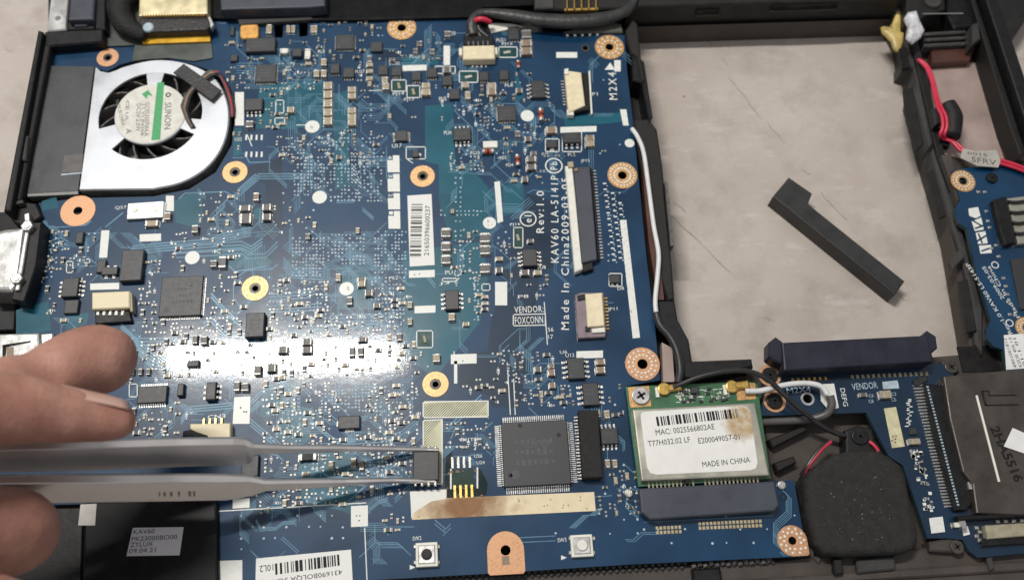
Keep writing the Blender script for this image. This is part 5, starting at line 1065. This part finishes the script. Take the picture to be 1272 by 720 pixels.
for k in range(60):
    t = rw.random(); y = 560 + t * 75; x = 1133 + t * 18 + rw.uniform(-2, 11); q = at(x, y, ZB); (b1 if rw.random() < .6 else b3).box(q.x, q.y, rw.uniform(.3, .9), rw.uniform(.3, .7), ZB, ZB + .08)
for k in range(16): q = at(1129 + rw.uniform(-3, 3), 496 + k * 2.2, ZB); b3.box(q.x, q.y, rw.uniform(.3, .9), .25, ZB, ZB + .05)
build(b1, 'solder_pads', 'solder', db, kind='stuff'); build(b3, 'small_print', 'silk', db, kind='stuff')
# card slot
sl = prism('card_slot_body', [(1148, 476), (1172, 478), (1178, 500), (1206, 580), (1212, 622), (1200, 634), (1186, 634), (1160, 540)], ZB, 1.0, 'black', db, ch=.3)
comb('slot_pins', [(1141 + i * 1.0, 478 + i * 3.85) for i in range(40)], 2.6, .42, ZB, ZB + .35, 'solder', db)
comb('slot_contacts', [(1152.5 + i * 1.0, 480 + i * 3.85) for i in range(39)], .5, .4, .95, 1.15, 'silk_dim', sl)
sh = prism('slot_shell', [(1172, 467), (1255, 459), (1300, 458), (1300, 640), (1213, 637), (1208, 600), (1196, 585), (1180, 520)], ZB, 2.2, 'steel_dark', db, ch=.35, steps=2)
b = MB(); b.tube([at(1213, 491, 2.25), at(1241, 598, 2.25)], .28, 8, sub=1); build(b, 'bright_rib', 'ivory', sh)
b = MB()
for u in ((1219, 485, 1229, 486.6), (1229, 490, 1263, 492), (1224, 502, 1266, 504), ): b.prism(P2(rect(*u, .6), 2.22), 2.2, 2.23)
b.prism(P2([(1219, 486), (1221, 486), (1226, 503), (1223, 504)], 2.22), 2.2, 2.23); b.prism(P2([(1227, 486), (1229, 486), (1230, 491), (1228, 491)], 2.22), 2.2, 2.23); build(b, 'stamped_slot', 'dark_hole', sh)
text('2HA5516', 1250.5, 563, 69, 13, -79, 2.21, 'dark_hole', sh, off=.03)
prism('tape_scrap', [(1258, 531), (1290, 545), (1282, 566), (1247, 554)], 2.35, 2.5, 'paper', sh)
for x, y in ((1176, 491), (1204, 602)): prism('lock_tab', [(x - 2, y - 4), (x + 1.5, y - 4), (x + 3, y + 5), (x, y + 5)], 1.0, 1.5, 'shell', sh)
prism('slot_edge', [(1190, 640), (1300, 634), (1300, 639), (1192, 646)], ZB, 2.0, 'black', db, ch=.2)
prism('white_pad', [(1154, 643), (1171, 641), (1174, 660), (1157, 662)], ZB, ZB + .06, 'silk', db)
prism('white_pad', [(1195, 657), (1202, 653), (1205, 663), (1197, 665)], ZB, ZB + .08, 'silk', db)
prism('metal_tab', [(1190, 641), (1198, 640), (1202, 656), (1196, 657)], ZB, 1.4, 'steel', db, ch=.1)
smdb(1187, 652, 11, 6, 'ivory')
o = prism('flat_cable_socket', [(1224, 652), (1300, 647), (1300, 663), (1227, 669)], ZB, 1.4, 'olive', db, ch=.2); prism('latch', [(1220, 668), (1300, 664), (1300, 673), (1220, 678)], ZB, .8, 'black', o, ch=.15)
comb('pins', [(1214 + (i % 2) * 4, 655 + i * 5) for i in range(4)] + [(1240 + i * 10, 647 - i * .4) for i in range(5)] + [(1244 + i * 8, 674 - i * .4) for i in range(4)], .9, .8, ZB, .2, 'solder', o)
o = prism('black_tape_bit', [(1136, 471), (1144, 467), (1152, 467), (1153, 472), (1140, 479), (1135, 477)], ZB + .3, ZB + .8, 'tape', db, ch=.15)
# ------------------------------------------------------------------ woofer
wf = thing('woofer', 'black rounded woofer speaker speckled with dust', 'speaker', at(1070, 625, ZF + .4))
prism('speaker_box', [(1000, 596), (1006, 584), (1016, 576), (1036, 563), (1052, 559), (1092, 558), (1108, 566), (1122, 577), (1127, 590), (1134, 625), (1141, 652), (1143, 670), (1136, 682), (1122, 687), (1050, 690), (1026, 688), (1014, 676), (1004, 640)], ZF + .4, 2.6, 'foam', wf, ch=1.8, steps=4)
mat('wrap_dust', (.30, .29, .27), .8); rw = random.Random(21); b = MB()
for k in range(70):
    q = at(rw.gauss(1065, 30), rw.gauss(635, 26), 2.6)
    if 1016 < 1065 + (q.x - at(1065, 635, 2.6).x) * 5.4 < 1124 and abs(q.y - at(1065, 622, 2.6).y) < 8.8: r_ = rw.choice((.04, .05, .06, .1)); b.box(q.x, q.y, r_ * rw.uniform(1, 4), r_, 2.6, 2.6 + r_, 0, rw.uniform(0, 3))
build(b, 'dust_specks', 'wrap_dust', wf, kind='stuff')
prism('mount_flange', [(1000, 590), (1006, 580), (1012, 690), (1022, 692), (1018, 700), (1006, 690)], ZF + .4, -2.0, 'plastic_brown', wf, ch=.3)
for k, (m_, r_, off) in enumerate((('wire_red', .45, 0), ('wire_black', .45, 2.2))):
    b = MB(); b.tube([at(1032 - off, 548 - off * .3, 0), at(1022 - off, 556, .2), at(1012 - off, 568, 0), at(1003 - off * .6, 580, -.6), at(997 - off, 590, -2)], r_, 8); build(b, 'wire', m_, wf)
b = MB(); b.tube([at(1080, 548, -.3), at(1086, 553, 0), at(1091, 560, 0)], .4, 8); build(b, 'wire', 'wire_red', wf)
# ------------------------------------------------------------------ front left speaker box
sp = thing('front_speaker', 'black speaker box with silver printed sticker at the front edge', 'speaker', at(190, 670, ZF))
prism('speaker_box', [(104, 622), (262, 616), (270, 624), (272, 760), (100, 764)], ZF, 1.4, 'gloss_black', sp, ch=.7, steps=3); sp.children[-1].data.materials[0] = mat('speaker_black', (.007, .007, .008), .40, spec=.2, var=.3, vs=200, dust=.08)
lb = prism('sticker', [(165, 655), (228, 654), (223, 689), (157, 690)], 1.45, 1.6, 'steel', sp); lb.data.materials[0] = mat('silver_label', (.62, .63, .66), .42, .45, var=.08, vs=60)
for s_, x, y, l in (('KAV60', 179, 659.5, 26), ('PK23000BO00', 192, 667.5, 56), ('ZYLUX', 176, 675.5, 28), ('09.04.21', 177, 683, 33)): text(s_, x, y, l, 5.6, 0, 1.6, 'ink', lb)
prism('tape_tab', [(100, 626), (120, 625), (118, 652), (97, 652)], 1.45, 1.55, 'wire_white', sp); sp.children[-1].data.materials[0] = mat('tab_grey', (.55, .53, .49), .6)
# ------------------------------------------------------------------ right side board
rb = thing('side_board', 'small blue side board with white print by the right wall', 'circuit board', at(1235, 320, -1.5))
board([(1183, 212), (1205, 208), (1300, 204), (1312, 470), (1250, 460), (1246, 434), (1234, 430), (1226, 421), (1225, 409), (1231, 398), (1213, 338), (1201, 284), (1191, 277), (1187, 266), (1187, 257), (1193, 249), (1190, 239)], [(1196, 225, 1.0)], 'board', rb, ZB - 1.2, ZB, 'mask')
ring(1196, 225, 15, .34, 'copper_gold', 18, rb, ZB); ring(1275, 407, 14, .34, 'copper_gold', 18, rb, ZB)
screw(1232, 221.5, ZB + .2, 1.4, 'black', rb)
prism('wire_socket', [(1234, 248), (1250, 243), (1263, 296), (1262, 301), (1250, 303), (1244, 290)], ZB, 1.7, 'black', rb, ch=.3)
prism('socket_base', [(1252, 246), (1300, 240), (1300, 300), (1265, 303)], ZB, 1.0, 'shield', rb, ch=.2)
for k in range(4): b = MB(); b.tube([at(1252 + k * 3, 250 + k * 13, 1.4), at(1262 + k * 2, 251 + k * 13, 1.6), at(1285, 248 + k * 13, 1.6)], .38, 8); build(b, 'wire', 'wire_black', rb)
for pts in ([(1203, 259), (1215, 257), (1218, 268), (1212, 271), (1204, 268)], [(1207, 275), (1219, 270), (1222, 285), (1211, 287)], [(1212, 289), (1224, 287), (1227, 302), (1215, 303)], [(1216, 305), (1231, 304), (1232, 314), (1218, 315)]): prism('silkscreen_patch', pts, ZB, ZB + .05, 'silk', rb)
b = MB()
for x0, y0, x1, y1 in ((1208, 274, 1220, 281), (1211, 284, 1222, 280), (1213, 300, 1226, 292), (1215, 290, 1220, 302), (1219, 312, 1230, 308)):
    p0, p1 = at(x0, y0, ZB), at(x1, y1, ZB); d = (p1 - p0).normalized(); n_ = Vector((-d.y, d.x, 0)) * .22; b.flat([(p0.x + n_.x, p0.y + n_.y), (p1.x + n_.x, p1.y + n_.y), (p1.x - n_.x, p1.y - n_.y), (p0.x - n_.x, p0.y - n_.y)], ZB + .07)
build(b, 'numeral_gaps', 'mask', rb)
text('Rev:1.0 KAV60 LS-5143P', 1228, 370, 92, 5, 107.5, ZB, 'silk', rb); text('2009-03-05', 1233.5, 351, 42, 4.6, 106.5, ZB, 'silk', rb); text('Made In China', 1246, 362, 66, 4.8, 106, ZB, 'silk', rb)
b = MB()
for x, y in ((1254, 401), (1236, 329)): q = at(x, y, ZB); b.ring(q.x, q.y, .72, .95, ZB, ZB + .05, 22)
build(b, 'circle_marks', 'silk', rb)
lb = prism('sticker', [(1247, 416), (1272, 414), (1276, 457), (1250, 459)], ZB + .05, ZB + .15, 'paper', rb)
text('4901001812', 1254.5, 438, 36, 4, 95, ZB + .15, 'ink', lb); text('K5E3E 4FA 1.0', 1261, 437, 36, 4, 95, ZB + .15, 'ink', lb); text('01-1 01', 1266.5, 437, 34, 4, 95, ZB + .15, 'ink', lb)
comb('solder_pads', [(1216, 238), (1224, 238), (1238, 304), (1232, 308), (1255, 390), (1262, 391), (1226, 262), (1228, 274), (1230, 282), (1247, 345), (1250, 355), (1252, 365), (1253, 374), (1241, 318)], .9, .7, ZB, ZB + .3, 'solder', rb)
prism('grey_part', [(1256, 322), (1300, 316), (1300, 380), (1268, 384)], ZB, .3, 'chip', rb, ch=.1)
# ------------------------------------------------------------------ red cable in the right compartment
rc = thing('red_cable', 'paired red wires with a black ferrite and white tag in the right compartment', 'cable', at(1170, 140, -2))
for k in range(2):
    o_ = k * 4.2
    b = MB(); b.tube([at(1140 + o_ * .4, 74, -1), at(1150 + o_ * .5, 84 - o_ * .3, -.5), at(1157 + o_ * .6, 100, 0), at(1161 + o_ * .8, 120, .4), at(1165 + o_ * 1.1, 134, 1.2), at(1170 + o_ * 1.2, 145, 1.6), at(1171 + o_ * 1.2, 158, 1.4), at(1168 + o_ * 1.2, 167, .6), at(1171 + o_, 172, -1.0), at(1182 + o_, 176 + k, -.8), at(1192 + o_, 186 - k, -.4), at(1203, 193 - o_, .2), at(1220, 198 - o_, .4), at(1242, 203 - o_, .6), at(1262, 209 - o_, .6), at(1290, 220 - o_, .4)], .45, 10); build(b, 'wire', 'wire_red', rc, smooth=True)
b = MB(); b.tube([at(1176, 130, .2), at(1183, 146, .2), at(1182, 170, 0)], [2.2, 2.6, 2.2], 14); build(b, 'ferrite', 'plastic', rc, smooth=True)
prism('ferrite_tape', [(1158, 134), (1168, 133), (1171, 152), (1162, 155)], -2, .6, 'tape', rc, ch=.3); prism('ferrite_base', [(1163, 158), (1184, 160), (1180, 182), (1166, 178)], -4, -2.0, 'black', rc, ch=.3)
lb = prism('wire_tag', [(1196, 184), (1212, 188), (1238, 186), (1243, 200), (1240, 208), (1214, 206), (1193, 196)], .9, 1.1, 'paper', rc); lb.data.materials[0] = mat('tag_paper', (.42, .40, .35), .55, var=.1)
text('5FRV', 1222, 200, 30, 6.5, -12, 1.12, 'ink_soft', lb); text('0015', 1214, 191.5, 24, 3.5, -10, 1.12, 'ink_soft', lb)
# ------------------------------------------------------------------ glue
def blob(name, label, pts, z0, h, m, seed):
    r_ = random.Random(seed); P = P2(pts, z0 + h); c = Vector((sum(p[0] for p in P) / len(P), sum(p[1] for p in P) / len(P))); b = MB(); secs = []
    for k, (f, z) in enumerate(((1.02, 0), (1.0, .35), (.88, .7), (.6, .95), (.2, 1.0))): secs.append([(c.x + (p[0] - c.x) * f * r_.uniform(.95, 1.05), c.y + (p[1] - c.y) * f * r_.uniform(.95, 1.05), z0 + h * z * r_.uniform(.85, 1.1)) for p in P])
    b.loft(secs); o = build(b, name, m, smooth=True); return tag(o, label, 'glue')
blob('glue_patch', 'dried yellow glue flap hanging on the drive bay corner', [(1116, 10), (1121, 13), (1122, 25), (1125, 38), (1124, 50), (1118, 61), (1112, 58), (1109, 48), (1098, 38), (1096, 31), (1104, 34), (1110, 26)], ZR - .1, 1.6, 'glue', 3)
blob('glue_patch', 'frosty white glue smear beside the yellow glue', [(1130, 12), (1140, 10), (1144, 22), (1150, 35), (1146, 44), (1136, 51), (1128, 44), (1130, 30), (1125, 20)], 1.2, 1.6, 'glue_white', 4)
# ------------------------------------------------------------------ loose black plastic bar on the table
zb_ = ZT + 5.2
bar = MB(); q = P2([(980, 220), (1009, 240), (1004, 253), (1124, 349), (1112, 366), (960, 244)], zb_); bar.prism(q, ZT, zb_, .35, 0, 2)
o = build(bar, 'plastic_bar', 'plastic_grey'); o.data.materials[0] = mat('bar_black', (.022, .023, .023), .5, var=.3, vs=200, bump=.25, bs=4000, dust=.35, dustcol=(.09, .09, .085)); tag(o, 'loose black L-shaped plastic bar lying on the table', 'plastic bar')
# ------------------------------------------------------------------ tweezers
tw = thing('tweezers', 'grey steel tweezers gripping a small black chip', 'tweezers', at(300, 580, 6))
def arm(secs, name):
    # each section: x, y of the bright upper edge, height in px of the edge face and of the side face, height z in mm
    b = MB(); S_ = []
    for x, y, e, h, z in secs:
        p0 = at(x, y, z); p1 = at(x, y + e, z + .15); p2 = at(x + h * .05, y + e + h, z - h * .20); back = Vector((0, .35, -1.0)).normalized()
        t = 1.1 if h > 12 else .8
        S_.append([p0, p1, p2, p2 + back * t + Vector((0, .6, 0)), p0 + back * (t + .3) + Vector((0, .2, 0))])
    m_ = []
    for i in range(len(S_) - 1):
        for k in range(4): m_.append([S_[i][j].lerp(S_[i + 1][j], k / 4) for j in range(5)])
    m_.append(S_[-1]); b.loft(m_); o = build(b, name, 'tweezer', tw)
    md = o.modifiers.new('bev', 'BEVEL'); md.width = .00025; md.segments = 2; md.limit_method = 'ANGLE'; md.angle_limit = .5
    return o
arm([(-420, 566, 9, 34, 55), (-150, 557, 9, 30, 45), (0, 551, 9, 27, 36), (120, 547, 9, 28, 28), (220, 544.5, 8.5, 27, 21.5), (290, 544, 8, 26, 17), (305, 545, 7.5, 25, 15.7), (311, 548, 7, 20, 15.3), (316, 551, 5, 9, 14.9), (360, 553, 4, 6, 12), (430, 553.5, 3.5, 4.5, 7.8), (490, 555, 3, 3, 4.4), (530, 556, 2.5, 2.5, 2.9), (545, 557, 2, 2, 2.7)], 'upper_arm')
arm([(-420, 614, 10, 34, 52), (-150, 600, 10, 28, 43), (0, 591, 10, 25, 34), (120, 590, 10, 24, 26.5), (220, 589.5, 9, 24, 20), (280, 590, 8.5, 23, 15.8), (312, 592, 6, 18, 13.6), (330, 596, 5, 9, 12.6), (380, 595.5, 4.5, 7, 9.6), (430, 595, 4, 5, 6.6), (490, 594, 3, 3.5, 3.8), (530, 595, 2.5, 2.5, 2.6), (541, 595.5, 2, 2, 2.5)], 'lower_arm')
b = MB()
for x, w_ in ((187, 3), (197, 2), (203, 3), (211, 3.5), (221, 2.5), (234, 3.5), (240, 2.5)):
    zf = lambda xx, yy: 22.1 - (xx - 187) * .065 - (yy - 598.5) * .2
    b.add([at(xx, yy, zf(xx, yy)) + (CAM - at(xx, yy, zf(xx, yy))).normalized() * .35 for xx, yy in ((x, 616), (x + w_, 616), (x + w_, 611), (x, 611))], [(0, 1, 2, 3)])
build(b, 'worn_engraving', 'brown_cap', tw, kind='stuff')
# the small black chip held by the tips
hcx = thing('held_chip', 'small black eight pin chip held between the tweezer tips', 'chip', at(528, 577, 1.2))
x, y, w_, d_ = pxrect(513, 560, 545, 596, 2.9)
b = MB(); b.box(x, y, w_, d_, 1.5, 2.9, .2, -.04); build(b, 'body', 'chip', hcx)
for i in range(4):
    for s_ in (1, -1):
        px = 516 + i * 8.2; q = at(px, 557 if s_ > 0 else 599.5, 2.3); b = MB(); b.box(q.x, q.y, .6, 1.3, 1.6, 2.4, .12); build(b, 'pin', 'solder', hcx)
# ------------------------------------------------------------------ hand
def skin_material():
    m = bpy.data.materials.new('skin'); m.use_nodes = True; nt = m.node_tree; N = nt.nodes; L = nt.links; b = N['Principled BSDF']; tc = N.new('ShaderNodeTexCoord')
    def noise(sc, det=5, st=(1, 1, 1)):
        mp = N.new('ShaderNodeMapping'); mp.inputs['Scale'].default_value = st; L.new(tc.outputs['Object'], mp.inputs[0]); n = N.new('ShaderNodeTexNoise'); n.inputs['Scale'].default_value = sc; n.inputs['Detail'].default_value = det; L.new(mp.outputs[0], n.inputs[0]); return n.outputs['Fac']
    n1 = noise(90); cr = N.new('ShaderNodeValToRGB'); e = cr.color_ramp.elements; e[0].position = .3; e[0].color = (.33, .15, .108, 1); e[1].position = .72; e[1].color = (.53, .29, .225, 1); L.new(n1, cr.inputs[0])
    n2 = noise(700); mx = N.new('ShaderNodeMix'); mx.data_type = 'RGBA'; r = N.new('ShaderNodeMapRange'); r.inputs[1].default_value = .52; r.inputs[2].default_value = .75; r.inputs[3].default_value = 0; r.inputs[4].default_value = .35; L.new(n2, r.inputs[0]); L.new(r.outputs[0], mx.inputs[0]); L.new(cr.outputs[0], mx.inputs[6]); mx.inputs[7].default_value = (.30, .13, .09, 1); L.new(mx.outputs[2], b.inputs['Base Color'])
    b.inputs['Roughness'].default_value = .5; b.inputs['Subsurface Weight'].default_value = .12; b.inputs['Subsurface Radius'].default_value = (.0035, .0014, .0008); b.inputs['Subsurface Scale'].default_value = 1
    v = N.new('ShaderNodeTexVoronoi'); v.inputs['Scale'].default_value = 1500; L.new(tc.outputs['Object'], v.inputs['Vector']); wv = noise(900, 4, (.35, 1, 1))
    ad = N.new('ShaderNodeMath'); ad.operation = 'ADD'; L.new(v.outputs['Distance'], ad.inputs[0]); L.new(wv, ad.inputs[1]); bp = N.new('ShaderNodeBump'); bp.inputs['Strength'].default_value = .32; bp.inputs['Distance'].default_value = .00015; L.new(ad.outputs[0], bp.inputs['Height']); L.new(bp.outputs[0], b.inputs['Normal'])
    M['skin'] = m
skin_material()
def limb(mb, pts, tip=True):
    # pts: (centre, radius across, radius in depth)
    C = [Vector(p[0]) for p in pts]; R1 = [p[1] for p in pts]; R2 = [p[2] for p in pts]; Q = []; A = []; B = []; sub = 6
    for i in range(len(C) - 1):
        a = C[max(i - 1, 0)]; b_ = C[i]; c = C[i + 1]; d = C[min(i + 2, len(C) - 1)]
        for k in range(sub):
            t = k / sub; s_ = t * t * (3 - 2 * t); Q.append(.5 * ((2 * b_) + (c - a) * t + (2 * a - 5 * b_ + 4 * c - d) * t * t + (3 * b_ - a - 3 * c + d) * t ** 3)); A.append(R1[i] + (R1[i + 1] - R1[i]) * s_); B.append(R2[i] + (R2[i + 1] - R2[i]) * s_)
    Q.append(C[-1]); A.append(R1[-1]); B.append(R2[-1])
    if tip:                                   # rounded end
        d = (C[-1] - C[-2]).normalized(); L = R1[-1] * 1.05
        for k in range(1, 7):
            t = k / 6 * math.pi / 2 * .97; Q.append(C[-1] + d * (L * math.sin(t))); A.append(R1[-1] * math.cos(t)); B.append(R2[-1] * math.cos(t))
    secs = []; n = 24
    for i, p in enumerate(Q):
        t = (Q[min(i + 1, len(Q) - 1)] - Q[max(i - 1, 0)]).normalized(); v = (p - CAM).normalized(); a = t.cross(v).normalized(); c = a.cross(t).normalized()
        secs.append([p + a * (A[i] * math.cos(2 * math.pi * k / n)) + c * (B[i] * math.sin(2 * math.pi * k / n)) for k in range(n)])
    mb.loft(secs)
def kpx(x, y, z): return mmpx(x, y, z)[0]
def node(x, y, z, r, f=1.0): k = kpx(x, y, z); return (at(x, y, z), r * k, r * k * f)
hb = MB()
fi = [node(-330, 640, 66, 64), node(-200, 560, 62, 52), node(-90, 515, 54, 47), node(0, 489, 47, 47), node(45, 477, 42.5, 41), node(78, 461, 40, 43), node(103, 450, 37.5, 45), node(123, 446, 36, 44)]
se = [node(-340, 690, 68, 64), node(-210, 600, 66, 54), node(-100, 530, 59, 52), node(-30, 508, 53.5, 50), node(30, 509, 49.5, 43), node(80, 515, 46, 35), node(118, 521, 43.5, 29), node(144, 523, 42, 24)]
th = [node(-360, 830, 58, 88), node(-240, 780, 54, 74), node(-130, 712, 48, 66), node(-60, 680, 42, 64), node(-15, 664, 38, 58), node(14, 660, 35, 55)]
limb(hb, fi); limb(hb, se); limb(hb, th)
K0 = at(-330, 640, 66)
limb(hb, [(K0 + Vector((-60, -38, 0)), 26, 20), (K0 + Vector((-35, -22, 2)), 30, 17), (K0 + Vector((-8, -10, 0)), 27, 12), (K0 + Vector((6, -4, -2)), 20, 9)])
limb(hb, [(K0 + Vector((-150, -95, 6)), 27, 22), (K0 + Vector((-100, -62, 4)), 24, 18), (K0 + Vector((-55, -36, 0)), 27, 19)], False)
for dx, dy, l in ((-4, -24, 1.0), (-12, -38, .85)):     # ring and little finger, curled below the palm out of view
    a = K0 + Vector((dx, dy, 0)); limb(hb, [(a, 9, 9), (a + Vector((22 * l, 4, -3)), 8.5, 8.5), (a + Vector((34 * l, 8, -18)), 8, 8), (a + Vector((20 * l, 10, -30)), 7, 7)])
c = K0; me = hb.mesh('hand', ['skin'], c, True); t = bpy.data.objects.new('t', me); scn.collection.objects.link(t)
md = t.modifiers.new('r', 'REMESH'); md.mode = 'VOXEL'; md.voxel_size = .0008; md.use_smooth_shade = True
m2 = t.modifiers.new('s', 'SMOOTH'); m2.factor = .5; m2.iterations = 8
tx = bpy.data.textures.new('skin_lumps', 'CLOUDS'); tx.noise_scale = .006; m3 = t.modifiers.new('d', 'DISPLACE'); m3.texture = tx; m3.strength = .0006; m3.mid_level = .5
bpy.context.view_layer.update(); me2 = bpy.data.meshes.new_from_object(t.evaluated_get(bpy.context.evaluated_depsgraph_get())); bpy.data.objects.remove(t)
me2.materials.clear(); me2.materials.append(M['skin']); me2.polygons.foreach_set('use_smooth', [True] * len(me2.polygons))
hand = link('hand', me2, None, c); tag(hand, 'bare right hand reaching in, fingers closed on the steel tweezers', 'hand')
# nail of the finger that lies on the tweezers
nb = MB(); secs = []
for i in range(9):
    t = i / 8; x = 76 + t * 84; yc = 513 + t * 11 - (t > .8) * (t - .8) * 5; z0 = 46 - t * 4.2
    r = (36 - t * 9) if t < .8 else (28.8 - (t - .8) * 25)
    k = kpx(x, yc, z0); row = []
    for j in range(7):
        a = math.radians(38 + j * 11.5 if 0 < i else 60 + j * 4); a2 = a
        # around the finger: a = 90 deg is the upper outline in the picture, lower a turns toward the viewer
        v = (at(x, yc, z0) - CAM).normalized(); up = (at(x, yc - 1, z0) - at(x, yc, z0)).normalized(); fr = -v
        row.append(at(x, yc, z0) + up * (r * k * 1.03 * math.sin(a2)) + fr * (r * k * 1.03 * math.cos(a2)))
    secs.append(row)
vs = [p for r_ in secs for p in r_]; m = 7
nb.add(vs, [(i * m + j, i * m + j + 1, (i + 1) * m + j + 1, (i + 1) * m + j) for i in range(8) for j in range(m - 1)])
no = build(nb, 'fingernail', 'nail', hand, smooth=True); sd = no.modifiers.new('s', 'SOLIDIFY'); sd.thickness = .0005; sd.offset = 0
